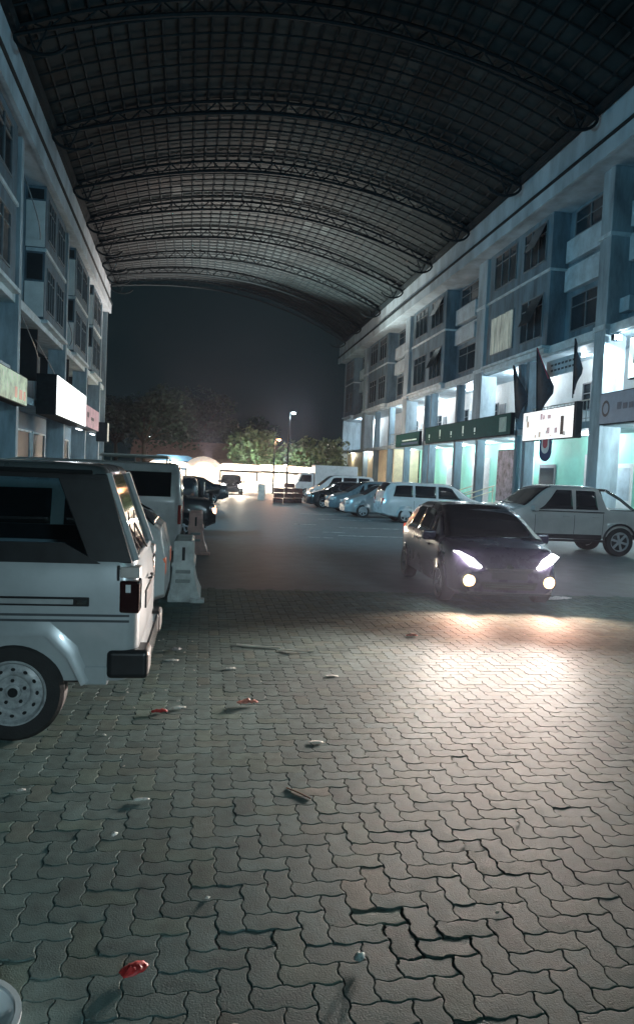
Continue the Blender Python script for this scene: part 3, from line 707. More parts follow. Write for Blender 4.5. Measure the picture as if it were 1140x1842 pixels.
def P_move():
    p = P_hatch(3.95, 1.72, 1.45, .96); L = 3.95
    p['top'] = [(0, .72), (.06, .98), (.3, 1.12), (.62, 1.34), (1.1, 1.44), (1.7, 1.45), (2.05, 1.42), (2.35, 1.33), (3.22, .94), (L-.3, .86), (L-.1, .70), (L, .54)]
    p['side'] = [(.72, 1.42, .3, -.02), (1.5, 2.35, .0, .16), (2.42, 2.85, 0, .4)]; p['wind'] = (2.08, 3.16); p['tum'] = .44; p['rear'] = (.14, .62)
    p['wid'] = [(0, .84), (.25, .95), (.8, 1.), (L-.9, 1.), (L-.4, .95), (L-.12, .84), (L, .72)]
    return p
def P_sedan(L=4.4, W=1.7, H=1.42):
    p = P_hatch(L, W, H, .93)
    p['top'] = [(0, .7), (.05, .95), (.35, 1.0), (.75, 1.03), (1.45, H-.05), (1.9, H), (2.5, H-.02), (2.7, H-.06), (3.45, .95), (L-.25, .8), (L-.08, .66), (L, .5)]
    p['belt'] = [(0, .68), (.5, .9), (3, .88), (3.5, .84), (L-.3, .7), (L, .48)]
    p['side'] = [(1.15, 1.75, .32, 0), (1.82, 2.65, 0, .1), (2.7, 3.05, 0, .3)]; p['wind'] = (2.68, 3.4); p['rear'] = (.8, 1.4); p['axles'] = (.85, L-.85)
    p['seams'] = [(1.78, .3, .9), (2.85, .3, .88)]; p['handles'] = [(1.95, .8), (1.2, .8)]; p['mirror'] = (3.05, .93)
    return p
def P_mpv(L=4.5, W=1.75, H=1.62):
    return dict(L=L, W=W, r=.31, axles=(.95, L-.85),
        top=[(0, .8), (.05, 1.15), (.2, 1.45), (.35, H-.04), (.9, H), (2.6, H-.01), (2.85, H-.07), (3.75, 1.04), (L-.3, .92), (L-.06, .72), (L, .55)],
        belt=[(0, .78), (.3, 1.02), (3.2, .98), (3.7, .94), (L-.3, .82), (L, .52)],
        wid=[(0, .88), (.2, .96), (.8, 1.), (L-.9, 1.), (L-.35, .94), (L, .74)],
        bot=[(0, .36), (.3, .26), (.8, .22), (L-.2, .22), (L, .26)],
        side=[(.42, 1.22, .12, 0), (1.32, 2.18, 0, 0), (2.28, 3.25, 0, .42)], wind=(2.82, 3.7), rear=(.1, .32), tum=.2,
        seams=[(1.27, .35, 1.0), (2.23, .35, .98), (3.2, .35, .95)], handles=[(1.45, .9), (2.4, .9)], mirror=(3.2, 1.03))

def paint(name, c, rough=.28, metal=.0): return mat(name, c, rough, metal, var=.05, vscale=2.5, coat=.6)
pt_dark = paint('dark_purple_paint', (.05, .04, .075)); pt_white = paint('white_paint', (.68, .7, .72)); pt_silver = paint('silver_paint', (.42, .44, .46), .3, .35)
pt_black = paint('black_paint', (.012, .014, .017)); pt_blue = paint('blue_grey_paint', (.12, .17, .2)); pt_gold = paint('pewter_paint', (.66, .64, .62), .25, .3)

# ---- the moving dark hatchback with its lamps on
root, sec, patch = car('moving_hatchback', 'dark purple hatchback driving towards the viewer with headlights and fog lights on', (4.50, 12.15, 0), R(-90-3.5), P_move(), pt_dark)
m_head = mat('headlight_glow', (1, 1, 1), .3, emit=(1., .97, .90), es=30, var=.01)
m_fog = mat('fog_glow', (1, .9, .7), .3, emit=(1., .70, .34), es=3.2, var=.01)
Lh = 3.95/2
for sd in (1, -1):
    q = MB(); v = []    # teardrop lamp following the wing
    out = [(-.34, sd*.76, .80), (-.10, sd*.74, .78), (.02-.07, sd*.62, .67), (-.02, sd*.44, .60), (-.06, sd*.40, .61), (-.12, sd*.52, .72), (-.26, sd*.68, .80)]
    n = len(out); cx = (Lh-.13, sd*.62, .70)
    q.add([(Lh+p[0]+.02, p[1], p[2]) for p in out]+[(Lh+p[0]-.1, p[1]*.93, p[2]-.02) for p in out]+[(Lh-.06, sd*.6, .71)], [((i, (i+1) % n, 2*n)) for i in range(n)]+[(i, i+n, (i+1) % n+n, (i+1) % n) for i in range(n)])
    hl = q.build('headlight', m_head, root, smooth=True)
    f_ = MB().lathe([(.001, .055), (.06, .045), (.09, .01), (.09, -.09)], (Lh-.02, sd*.585, .41), 'x', 24).build('fog_light', m_fog, root, smooth=True)
    MB().lathe([(.091, .0), (.108, .012), (.11, -.08)], (Lh-.02, sd*.585, .41), 'x', 24).build('fog_bezel', m_blackpl, root, smooth=True)
    for fan, pw_ in ((-20, 400), (-8, 380), (4, 400), (16, 640), (28, 1150), (40, 1350), (52, 800)):
        a_ = R(-fan); d_ = Vector((math.cos(a_), math.sin(a_), -.045))
        lamp('headlight_beam', 'SPOT', (Lh+.10, sd*.6, .68), pw_, (1., .87, .78), root, size=.05, spot=31, aim=Vector((Lh+.10, sd*.6, .68))+d_*9, blend=1.)
    for fx in (-38, 22): lamp('fog_beam', 'SPOT', (Lh+.10, sd*.60, .44), 190, (1., .55, .40), root, size=.05, spot=84, aim=(Lh+.1+4*math.cos(R(fx)), sd*.6+4*math.sin(R(fx)), -.75), blend=1.)
MB().prism([(-.42, .40), (.42, .40), (.38, .29), (-.38, .29)], Lh-.03, Lh+.012, 'x').build('lower_grille', m_blackpl, root, bevel=.01)
MB().prism([(-.36, .6), (.36, .6), (.3, .52), (-.3, .52)], Lh-.1, Lh-.0, 'x').build('grille', m_blackpl, root, bevel=.01)
MB().lathe([(.001, .012), (.05, .01), (.058, 0), (.058, -.05)], (Lh-.02, 0, .60), 'x', 20).build('badge', m_chrome, root, smooth=True)
MB().box(Lh-.01, Lh+.02, -.26, .26, .44, .55).build('number_plate', mat('black_plate', (.03, .03, .035), .4), root, bevel=.004)
for sd in (1, -1): MB().box(-Lh+.01, -Lh+.22, sd*.6, sd*.765, .74, .96).build('tail_light', mat('tail_lit_red', (.5, .03, .02), .2, emit=(1, .12, .06), es=.5), root, bevel=.02)

for k, z in enumerate((.335, .365)): MB().box(Lh+.005, Lh+.02, -.36, .36, z-.004, z+.004).build('grille_bar', m_chrome, root)
MB().box(Lh-.04, Lh+.03, -.62, .62, .215, .25).build('front_lip', m_blackpl, root, bevel=.01)
for sd in (1, -1): MB().tube([(Lh-1.05, sd*.55, 1.035), (Lh-1.02, sd*.05, 1.05)], .008, 5).build('wiper', m_blackpl, root)
# ---- far parked cars on the right
def tail_lights(root, L, W, z0, z1, m=m_red):
    for sd in (1, -1): MB().box(-L/2-.008, -L/2+.10, sd*(W/2*.62), sd*(W/2*.855), z0, z1).build('tail_light', m, root, bevel=.02)
def head_lights(root, L, W, z, m=m_clear):
    for sd in (1, -1): MB().box(L/2-.24, L/2-.03, sd*(W/2*.52), sd*(W/2*.84), z-.08, z+.08).build('headlight', m, root, bevel=.03, seg=3)
gr = 'cars parked nose in along the right block'
p = P_mpv(); c, _, _ = car('parked_mpv', 'white people carrier parked in front of the mint shops', (9.25, 29.8, 0), 0, p, pt_white, gr); tail_lights(c, 4.5, 1.75, .7, .98); head_lights(c, 4.5, 1.75, .75)
p = P_hatch(3.9, 1.65, 1.47); c, _, _ = car('parked_hatchback', 'silver hatchback half hidden by the white people carrier', (8.0, 32.6, 0), math.pi, p, pt_silver, gr); head_lights(c, 3.9, 1.65, .66)
p = P_hatch(4.1, 1.7, 1.55); c, _, _ = car('parked_hatchback', 'dark blue grey hatchback behind the silver one', (8.0, 36.2, 0), math.pi, p, pt_blue, gr); head_lights(c, 4.1, 1.7, .68)
p = P_sedan(); c, _, _ = car('parked_sedan', 'black sedan between the dark hatchback and the white wagon', (7.6, 40.0, 0), math.pi, p, pt_black, gr); head_lights(c, 4.4, 1.7, .66)
p = P_mpv(4.3, 1.75, 1.75); c, _, _ = car('parked_wagon', 'white high roofed wagon in front of the white box truck', (8.6, 46.8, 0), math.pi, p, pt_white, gr); head_lights(c, 4.3, 1.75, .75)
p = P_sedan(); c, _, _ = car('parked_sedan', 'dark sedan tucked behind the white wagon near the far end', (8.4, 43.6, 0), math.pi, p, pt_blue, gr); head_lights(c, 4.4, 1.7, .66)
# pickup
def pickup():
    L = 5.3; W = 1.82
    P = dict(L=L, W=W, r=.385, axles=(1.22, L-.95),
        top=[(0, 1.12), (.03, 1.2), (1.55, 1.2), (1.62, 1.32), (1.78, 1.74), (2.0, 1.8), (3.0, 1.8), (3.2, 1.74), (3.95, 1.22), (4.2, 1.16), (L-.3, 1.1), (L-.06, .95), (L, .78)],
        belt=[(0, 1.08), (1.5, 1.16), (3.9, 1.14), (4.3, 1.04), (L, .74)],
        wid=[(0, .94), (.2, .98), (4.4, 1.), (L-.3, .95), (L, .8)], bot=[(0, .62), (1.2, .52), (1.9, .42), (3.6, .42), (L, .45)],
        side=[(1.86, 2.48, .06, .02), (2.56, 3.5, .02, .5)], wind=(3.12, 3.88), rear=(1.64, 1.77), tum=.22,
        seams=[(1.72, .45, 1.1), (2.52, .45, 1.12), (3.6, .45, 1.12)], handles=[(2.05-.12, 1.02), (2.75, 1.02)], mirror=(3.62, 1.2))
    c, sec, _ = car('parked_pickup', 'pewter double cab pickup parked side on behind the moving hatchback', (10.83-4.08+5.3/2-.0, 19.15, 0), math.pi, P, pt_gold, None, 'pickup truck')
    head_lights(c, L, W, .92); tail_lights(c, L, W, .75, 1.08)
    g = MB()
    for sd in (1, -1): g.tube([(-L/2+.75, sd*.72, 1.2), (-L/2+1.15, sd*.66, 1.5), (-L/2+1.55, sd*.6, 1.72)], .04, 8)
    g.tube([(-L/2+1.55, -.6, 1.72), (-L/2+1.55, .6, 1.72)], .04, 8); g.build('sport_bar', m_chrome, c, smooth=True)
    MB().box(-L/2+.08, -L/2+1.55, -.78, .78, 1.19, 1.216).build('bed_cover', m_blackpl, c)
    MB().box(-1.0, .95, -.93, -.86, .36, .42).box(-1.0, .95, .86, .93, .36, .42).build('side_step', m_blackpl, c, bevel=.01)
    for sd in (1, -1):
        for ax in (1.22, L-.95):      # black lips round the wheel arches
            g = MB(); g.tube([(ax-L/2+.46*math.cos(t_), sd*(W/2-.015), .385+.46*math.sin(t_)) for t_ in [math.pi*(-.02+1.04*q/14) for q in range(15)]], .028, 6); g.build('arch_trim', m_blackpl, c, smooth=True)
        MB().box(-L/2+1.75, L/2-1.5, sd*(W/2-.05), sd*(W/2+.004), .43, .55).build('door_cladding', m_blackpl, c, bevel=.01)
        MB().box(-L/2+1.7, L/2-1.62, sd*(W/2-.05), sd*(W/2-.012), 1.12, 1.15).build('window_strip', m_chrome, c)
    return c
pickup()
# box truck
def slab_van(name, label, loc, rz, L, W, H, pt_, win, r=.32, ax=(.8, None), belt=1.15, group=None, cat='van', slope=.9, nose=.5, tum=.12, hi=None):
    """box van built from horizontal slices, rounded in plan; rear at -L/2"""
    root = empty(name, loc, rz, label, cat, group)
    zs = [.24, .3, .6, belt-.05, belt, belt+.25, H-.28, H-.12, H-.04, H]
    b = MB(); n = 6; per = 4*n
    def slc(z):
        t = max(0, (z-belt)/(H-belt)); hw = W/2*(1-.02*(z < .35))-t*tum; xr = -L/2+.05*t+(.03 if z < .35 else 0); xf = L/2-nose*0-(slope*t if z > belt else (nose*max(0, (z-.75)/(belt-.75)) if z > .75 else 0))
        if z > belt: xf = L/2-nose-slope*t
        inset = {H-.04: .05, H: .14, H-.12: .015}.get(z, 0); return xr+inset, xf-inset, hw-inset
    def ring(z):
        xr, xf, hw = slc(z); cr_ = .14; pts = []
        for cx, cy, a0 in ((xf-cr_, hw-cr_, 0), (xr+cr_, hw-cr_, 90), (xr+cr_, -hw+cr_, 180), (xf-cr_, -hw+cr_, 270)):
            for k in range(n): t = R(a0+90*k/(n-1)); pts.append((cx+cr_*math.cos(t), cy+cr_*math.sin(t), z))
        return pts
    for z in zs: b.v += ring(z)
    for i in range(len(zs)-1):
        for k in range(per): b.f.append((i*per+k, i*per+(k+1) % per, (i+1)*per+(k+1) % per, (i+1)*per+k))
    b.f.append(tuple(range(per))[::-1]); b.f.append(tuple((len(zs)-1)*per+k for k in range(per)))
    body = b.build('body', pt_, root); ax = (ax[0], ax[1] or L-.8); cs = []
    for a in ax: cs.append(MB().lathe([(r*1.15, -W), (r*1.15, W)], (a-L/2, 0, r), 'y', 32).build('cut', m_dark, root))
    bpy.context.view_layer.update(); cut(body, cs)
    for a in ax:
        for sd in (1, -1): wheel(root, a-L/2, sd*(W/2-.11), r, .19, sd)
    MB().box(-L*.42, L*.42, -W*.36, W*.36, .26, .6).build('underbody', m_dark, root)
    def sidewin(u0, u1, z0, z1, nm='window', m=m_carglass):
        for sd in (1, -1):
            def Y(z): return W/2-max(0, (z-belt)/(H-belt))*tum
            v = [(u0, sd*(Y(z0)+.003), z0), (u1, sd*(Y(z0)+.003), z0), (u1, sd*(Y(z1)+.003), z1), (u0, sd*(Y(z1)+.003), z1)]
            v2 = [(x, y-sd*.02, z) for x, y, z in v]
            MB().add(v+v2, [(0, 1, 2, 3), (7, 6, 5, 4), (0, 4, 5, 1), (1, 5, 6, 2), (2, 6, 7, 3), (3, 7, 4, 0)]).build(nm, m, root, bevel=.006)
    for q in win: sidewin(*q)
    xr = -L/2
    MB().add([(xr-.004+.05*.1, -W*.38, belt+.08), (xr-.004+.05*.1, W*.38, belt+.08), (xr+.03, W*.36, H-.22), (xr+.03, -W*.36, H-.22)], [(0, 3, 2, 1)]).build('rear_window', m_carglass, root)
    x0 = L/2-nose; MB().add([(x0+.02-slope*.06, -W*.42, belt+.06), (x0+.02-slope*.06, W*.42, belt+.06), (x0+.02-slope*.82, W*.36, belt+(H-belt)*.84), (x0+.02-slope*.82, -W*.36, belt+(H-belt)*.84)], [(0, 1, 2, 3)]).build('windshield', m_carglass, root)
    return root
tk = empty('box_truck', (9.2, 57.5, 0), math.pi, 'small white box truck parked near the far end of the right block', 'truck')
MB().box(-2.4, .9, -.95, .95, .62, 2.45).build('cargo_box', pt_white, tk, bevel=.03)
MB().prism([(.95, .45), (2.3, .45), (2.35, .9), (2.2, 1.15), (1.95, 1.75), (1.75, 1.85), (.95, 1.85)], -.85, .85, 'y').build('cab', pt_white, tk, bevel=.04)
MB().prism([(1.15, 1.15), (2.08, 1.15), (1.86, 1.68), (1.15, 1.68)], -.856, .856, 'y').build('window', m_carglass, tk)
for x in (-1.4, 1.55):
    for sd in (1, -1): wheel(tk, x, sd*.8, .33, .2, sd)
MB().box(-2.2, 2.0, -.4, .4, .35, .6).build('chassis', m_steel, tk)

# ---- left side
# white minibus with roof rack
vn = slab_van('parked_minibus', 'white minibus with a short flat roof rack parked behind the silver wagon', (-2.72, 15.45, 0), math.pi, 4.6, 1.7, 1.92, pt_white, [(-2.10, -.95, 1.27, 1.74), (-.85, .3, 1.27, 1.74), (.42, 1.35, 1.27, 1.72)], belt=1.2, group=None)
# rear faces +X after the half turn; rack, lights
g = MB()
for y in (-.62, .62): g.tube([(-2.0, y, 2.02), (-.72, y, 2.02)], .02, 6)
for x in (-2.0, -1.4, -.8): g.tube([(x, -.68, 1.9), (x, -.62, 2.02), (x, .62, 2.02), (x, .68, 1.9)], .016, 6)
g.box(-2.0, -.75, -.6, .6, 2.0, 2.06); g.build('roof_rack', m_rail, vn)
for sd in (1, -1): MB().box(-2.31, -2.24, sd*.70, sd*.83, .75, 1.12).build('tail_light', m_red, vn, bevel=.015)
MB().box(-2.36, -2.22, -.8, .8, .34, .5).build('bumper', m_blackpl, vn, bevel=.03)
# pale hatchback between wagon and minibus
p = P_mpv(4.2, 1.66, 1.66); p['top'] = [(0, .8), (.05, 1.12), (.3, 1.3), (.75, 1.62), (1.2, 1.66), (2.5, 1.65), (2.7, 1.6), (3.5, 1.04), (3.95, .92), (4.15, .72), (4.2, .55)]
p['belt'] = [(0, .78), (.3, 1.14), (3.0, 1.1), (3.4, .98), (3.9, .82), (4.2, .52)]; p['side'] = [(.62, 1.1, .3, 0), (1.24, 1.98, 0, 0), (2.1, 2.95, 0, .3)]; p['wind'] = (2.68, 3.45); p['rear'] = (.14, .68); p['handles'] = [(1.2, 1.0), (2.1, 1.0)]
p['seams'] = [(1.18, .35, 1.12), (2.04, .35, 1.1), (2.98, .35, 1.05)]
c, _, _ = car('parked_hatchback', 'pale blue grey hatchback squeezed between the silver wagon and the white minibus', (-2.5, 9.3, 0), math.pi, p, paint('pale_blue_paint', (.62, .70, .73)), None)
tail_lights(c, 4.2, 1.66, .62, .82, mat('tail_amber', (.6, .12, .06), .3, emit=(1, .35, .2), es=.12))
# dark coupe with spoiler
p = P_sedan(4.3, 1.7, 1.38); c, _, _ = car('parked_sedan', 'black sedan with a raised boot spoiler and lit tail lamp beyond the minibus', (-1.8, 21.3, 0), math.pi, p, pt_black, None)
tail_lights(c, 4.3, 1.7, .62, .78, mat('tail_lit', (.8, .3, .15), .3, emit=(1., .5, .28), es=5))
g = MB(); g.prism([(-2.2, 1.16), (-1.9, 1.18), (-1.85, 1.21), (-2.25, 1.3)], -.78, .78, 'y'); g.box(-2.05, -1.95, -.6, -.55, .95, 1.17); g.box(-2.05, -1.95, .55, .6, .95, 1.17); g.build('spoiler', m_blackpl, c, bevel=.01)
sv = slab_van('parked_jeep', 'dark off roader with a spare wheel on its back door beyond the black sedan', (-2.2, 27.4, 0), math.pi, 4.0, 1.7, 1.5, pt_black, [(-1.8, -1.05, 1.1, 1.4), (-.9, 0, 1.1, 1.4)], belt=1.05, slope=.5, nose=1.1, cat='off roader')
sp = MB().lathe([(.14, -.09), (.3, -.09), (.34, -.04), (.34, .06), (.3, .1), (.18, .1)], (-2.12, 0, 1.12), 'x', 32).build('spare_wheel', m_rub, sv, smooth=True)
MB().lathe([(.001, -.115), (.1, -.11), (.22, -.1), (.22, -.05)], (-2.12, 0, 1.12), 'x', 24).build('rim', m_rim, sp, smooth=True)
p = P_sedan(4.4, 1.7, 1.4); c, _, _ = car('parked_sedan', 'dark sedan parked closest to the market on the left', (-.9, 40.5, 0), math.pi, p, pt_black, None)
# oncoming distant car
p = P_hatch(); c, _, _ = car('distant_car', 'distant car in front of the market with headlights on', (2.0, 56.5, 0), R(-90), p, pt_black, None)
for sd in (1, -1):
    MB().lathe([(.001, .03), (.13, .02), (.15, 0), (.15, -.05)], (1.93, sd*.62, .66), 'x', 16).build('headlight', m_head, c, smooth=True)
    lamp('headlight_beam', 'SPOT', (2.02, sd*.62, .66), 900, (1, .85, .65), c, size=.08, spot=80, aim=(8, sd*.6, .1))

# ---- the near silver wagon (big): real shell with see-through glass
def wagon():
    W = 1.66; L = 4.3; XR = -.40; cy = 5.08+W/2
    root = empty('parked_wagon', (XR-L/2, cy, 0), 0, 'boxy silver white wagon with black window surround and steel wheels at the left edge', 'car')
    # local: rear at +L/2
    pw = mat('silver_white_paint', (.44, .48, .50), .3, .2, var=.07, vscale=2, coat=.5, bump=.02, bscale=6)
    def X(z):   # rear face
        return float(np.interp(z, [.28, .42, .6, .9, 1.1, 1.22, 1.80, 1.86], [-.12, -.05, -.0, 0., -.015, -.05, -.26, -.30]))+L/2
    def Y(z): return float(np.interp(z, [.3, .42, .55, .8, 1.0, 1.17, 1.22, 1.76, 1.84], [.775, .80, .82, .828, .824, .806, .79, .685, .66]))
    def ring(z, n=7, cr_=.10, inset=0., xf=None):
        xr = X(z)-inset; hw = Y(z)-inset; xf = (-L/2+float(np.interp(z, [.3, .6, .9, 1.0, 1.06, 1.17], [.1, 0, .05, .2, .5, 1.15])) if xf is None else xf)+inset; pts = []
        for cx, cyy, a0 in ((xr-cr_, hw-cr_, 0), (xf+cr_, hw-cr_, 90), (xf+cr_, -hw+cr_, 180), (xr-cr_, -hw+cr_, 270)):
            for k in range(n): t = R(a0+90*k/(n-1)); pts.append((cx+cr_*math.cos(t), cyy+cr_*math.sin(t), z))
        return pts
    zs = [.40, .44, .52, .6, .7, .8, .9, 1.0, 1.08, 1.14, 1.185, 1.2]
    b = MB(); per = 28
    for z in zs: b.v += ring(z)
    for i in range(len(zs)-1):
        for k in range(per): b.f.append((i*per+k, i*per+(k+1) % per, (i+1)*per+(k+1) % per, (i+1)*per+k))
    b.f.append(tuple(range(per))[::-1]); b.f.append(tuple((len(zs)-1)*per+k for k in range(per)))
    body = b.build('body', pw, root); r = .325
    wx = (-1.19-XR+L/2, -1.19-XR+L/2-2.55); cs = []
    for a in wx:
        q = MB().prism([(a-.46, 0), (a-.40, .50), (a-.24, .705), (a+.20, .705), (a+.34, .56), (a+.43, .30), (a+.45, 0)], -W, W, 'y'); cs.append(q.build('cut', m_dark, root))
    bpy.context.view_layer.update(); cut(body, cs)
    import bmesh
    bm = bmesh.new(); bm.from_mesh(body.data); bmesh.ops.delete(bm, geom=[f for f in bm.faces if f.normal.z > .98 and f.calc_center_median().z > 1.19], context='FACES'); bm.to_mesh(body.data); bm.free()
    for a in wx:
        for sd in (-1, 1):
            wheel(root, a, sd*(W/2-.085), r, .19, sd, 'steel')
            # flared lip
            o_ = [(a-.40, .50), (a-.24, .705), (a+.20, .705), (a+.34, .56), (a+.435, .375)]; p_ = [(a-.50, .46), (a-.30, .80), (a+.22, .80), (a+.40, .64), (a+.50, .42)]
            mb = MB()
            for (x0, z0), (x1, z1) in zip(o_, p_):
                mb.v += [(x0, sd*(W/2+.018), z0), ((x0*.6+x1*.4), sd*(W/2+.016), z0*.6+z1*.4), (x1, sd*(Y(z1)+.0005), z1), (x0, sd*(W/2-.1), z0)]
            for i in range(4):
                for j, k in ((0, 1), (1, 2), (3, 0)): mb.f.append((i*4+j, i*4+k, (i+1)*4+k, (i+1)*4+j) if sd < 0 else ((i+1)*4+j, (i+1)*4+k, i*4+k, i*4+j))
            mb.build('arch_flare', pw, root, smooth=True)
    MB().box(-L*.45, L*.44, -.62, .62, .34, .62).build('underbody', m_dark, root)
    MB().box(-L*.2, L*.43, -.6, .6, .6, 1.0).build('load_floor', m_dark, root)
    # roof
    b = MB(); zr = [(1.775, 0, .10), (1.80, .004, .12), (1.83, .03, .16), (1.848, .10, .22), (1.855, .22, .3)]
    for z, ins, c_ in zr: b.v += [(p[0], p[1], z) for p in ring(1.77, 7, c_, ins, -L/2+1.95)]
    for i in range(len(zr)-1):
        for k in range(per): b.f.append((i*per+k, i*per+(k+1) % per, (i+1)*per+(k+1) % per, (i+1)*per+k))
    b.f.append(tuple(range(per))[::-1]); b.f.append(tuple((len(zr)-1)*per+k for k in range(per)))
    b.build('roof', paint('dark_grey_roof', (.07, .085, .09)), root, smooth=True)
    g = MB()
    for sd in (-1, 1): g.tube([(-L/2+2.05, sd*.70, 1.79), (L/2-.34, sd*.70, 1.79)], .016, 6)
    g.build('rain_gutter', m_blackpl, root)
    # glass and pillars, each side: quad between belt (1.19) and roof (1.775)
    def q_side(x0b, x1b, x0t, x1t, sd, off, th, z0=1.195, z1=1.78):
        v = [(x0b, sd*(Y(z0)+off), z0), (x1b, sd*(Y(z0)+off), z0), (x1t, sd*(Y(z1)+off), z1), (x0t, sd*(Y(z1)+off), z1)]
        v2 = [(x, y-sd*th, z) for x, y, z in v]; f = [(0, 1, 2, 3), (7, 6, 5, 4), (0, 4, 5, 1), (1, 5, 6, 2), (2, 6, 7, 3), (3, 7, 4, 0)]
        return MB().add(v+v2, f)
    rb, rt = L/2-.055, L/2-.25
    for sd in (-1, 1):
        q_side(rb-1.55, rb-.245, rt-1.55, rt-.24, sd, -.006, .005).build('window', m_see, root)
        q_side(rb-3.0+.6, rb-1.67, rt-2.0, rt-1.6, sd, -.006, .005).build('window', m_see, root)
        q_side(rb-.275, rb-.0, rt-.33, rt-.0, sd, .0, .05).build('rear_pillar', m_blackpl, root, bevel=.006)
        q_side(rb-1.68, rb-1.54, rt-1.66, rt-1.54, sd, .0, .05).build('pillar', m_blackpl, root, bevel=.006)
        q_side(rb-1.6, rb-.2, rt-1.6, rt-.25, sd, .003, .03, 1.185, 1.315).build('belt_seal', m_blackpl, root)
        q_side(rb-1.6, rb-.2, rt-1.6, rt-.25, sd, .003, .03, 1.74, 1.782).build('top_seal', m_blackpl, root)
        q_side(rb-3.2, rb-3.08, rt-2.1, rt-2.02, sd, 0, .05).build('pillar', m_blackpl, root)
        # long rub moulding with pale insert and badge end
        ys = sd*(Y(.93)+.0)
        MB().box(-L/2+.5, L/2-.32, ys-.004*sd, ys+.014*sd, .905, .965).build('side_moulding', m_blackpl, root, bevel=.006)
        MB().box(-L/2+.5, L/2-.42, ys, ys+.018*sd, .918, .952).build('moulding_insert', mat('grey_insert', (.34, .36, .37), .4), root, bevel=.004)
        MB().box(L/2-.40, L/2-.335, ys, ys+.019*sd, .92, .95).build('badge', m_chrome, root, bevel=.003)
        for z in (.845, .808): MB().box(-L/2+.4, L/2-.06, sd*(Y(z)-.002), sd*(Y(z)+.0035), z-.008, z+.008).build('stripe', mat('dark_stripe', (.07, .08, .09), .4), root)
        MB().box(L/2-.345, L/2-.19, sd*(Y(.44)-.06), sd*(Y(.44)+.022), .375, .50).build('sill', pw, root, bevel=.012)
        MB().box(L/2-.145, L/2-.13, sd*.70, sd*(Y(.8)+.003), 1.08, 1.18).build('panel_gap', m_blackpl, root)
        # wrap-round tail lamp
        tl = MB().box(L/2-.13, L/2+.004, sd*.66, sd*(Y(.97)+.006), .86, 1.08).build('tail_light', mat('dark_red_lens', (.02, .005, .006), .15, coat=.8, var=.1), root, bevel=.015)
        MB().box(L/2-.09, L/2-.055, sd*(Y(.97)), sd*(Y(.97)+.0085), 1.0, 1.055).build('lens_highlight', m_clear, tl, bevel=.004)  # pale square painted on as the highlight of the tail light
        MB().box(L/2-.13, L/2-.0, sd*.66, sd*(Y(1.1)+.004), 1.095, 1.17).build('corner_panel', mat('grille_beige', (.5, .46, .44), .5), root, bevel=.01)
        MB().box(L/2-.20, L/2+.075, sd*.56, sd*(Y(.5)+.03), .42, .615).build('bumper_corner', m_blackpl, root, bevel=.035, seg=4)
    MB().box(L/2-.1, L/2+.06, -.56, .56, .44, .6).build('bumper', m_chrome, root, bevel=.02)
    # tailgate glass
    z0, z1 = 1.2, 1.775
    v = [(X(z0)-.004, -.66, z0), (X(z0)-.004, .66, z0), (X(z1)+.0, .6, z1), (X(z1)+.0, -.6, z1)]
    MB().add(v+[(x-.006, y, z) for x, y, z in v], [(0, 1, 2, 3), (7, 6, 5, 4), (0, 4, 5, 1), (1, 5, 6, 2), (2, 6, 7, 3), (3, 7, 4, 0)]).build('rear_window', m_see, root)
    for sd in (-1, 1):
        MB().tube([(X(1.2)-.0, sd*.70, 1.2), (X(1.78)+.0, sd*.62, 1.78)], .035, 6).build('tailgate_frame', pw, root)
    MB().box(L/2-.075, L/2-.035, -.7, .7, 1.15, 1.215).build('tailgate_sill', pw, root, bevel=.01)
    g = MB().tube([(L/2-.03, .15, 1.215), (L/2-.10, -.2, 1.42)], .009, 6).tube([(L/2-.07, -.45, 1.3), (L/2-.13, .05, 1.50)], .006, 5); g.build('wiper', m_blackpl, root)
    MB().box(L/2-.005, L/2+.012, -.28, .28, .80, .93).build('number_plate', mat('plate_black', (.02, .02, .02), .4), root)
    MB().tube([(L/2+.01, -.12, 1.0), (L/2+.03, -.1, 1.0), (L/2+.03, .1, 1.0), (L/2+.01, .12, 1.0)], .01, 6).build('tailgate_handle', m_blackpl, root)
    # seats
    for sd in (-1, 1):
        MB().box(-L/2+2.0, -L/2+2.12, sd*.1, sd*.58, .9, 1.42).build('seat', m_dark, root, bevel=.04)
    MB().add([(-L/2+1.2, -.7, 1.18), (-L/2+1.2, .7, 1.18), (-L/2+1.98, .62, 1.77), (-L/2+1.98, -.62, 1.77)], [(0, 1, 2, 3)]).build('windshield', m_see, root)
wagon()

# ================================================================== ROAD BARRIERS
def barrier(x, y, h, m, label, rz=0.):
    r = empty('road_barrier', (x, y, 0), rz, label, 'road barrier', 'plastic road barriers along the left parked cars')
    s = h/.85
    pr = [(-.20, 0), (.24, 0), (.25, .07), (.19, .20), (.155, .36), (.145, .48), (.165, .50), (.165, .54), (.14, .56), (.135, .83), (.10, .85), (-.10, .85), (-.135, .83), (-.14, .56), (-.165, .54), (-.165, .50), (-.145, .48), (-.155, .36), (-.17, .20), (-.20, .07)]
    MB().prism([(p[0]*s, p[1]*s) for p in pr], -.5, .5, 'y').build('body', m, r, bevel=.02, seg=3)
    MB().box(-.02, .02, -.512, -.495, .58*s, .76*s).build('coupling_slot', m_dark, r)
    MB().box(-.16*s, -.05*s, -.52, -.49, .02, .13*s).box(.10*s, .30*s, -.56, -.40, .0, .06).build('foot', m, r, bevel=.015)
    g = MB()
    for zz in (.27, .40): g.box(-.10*s, .10*s, -.508, -.49, zz*s, (zz+.05)*s)
    g.build('recess', mat('dull_white', (.34, .38, .38), .6), r, bevel=.01)  # recesses drawn as darker flat blocks
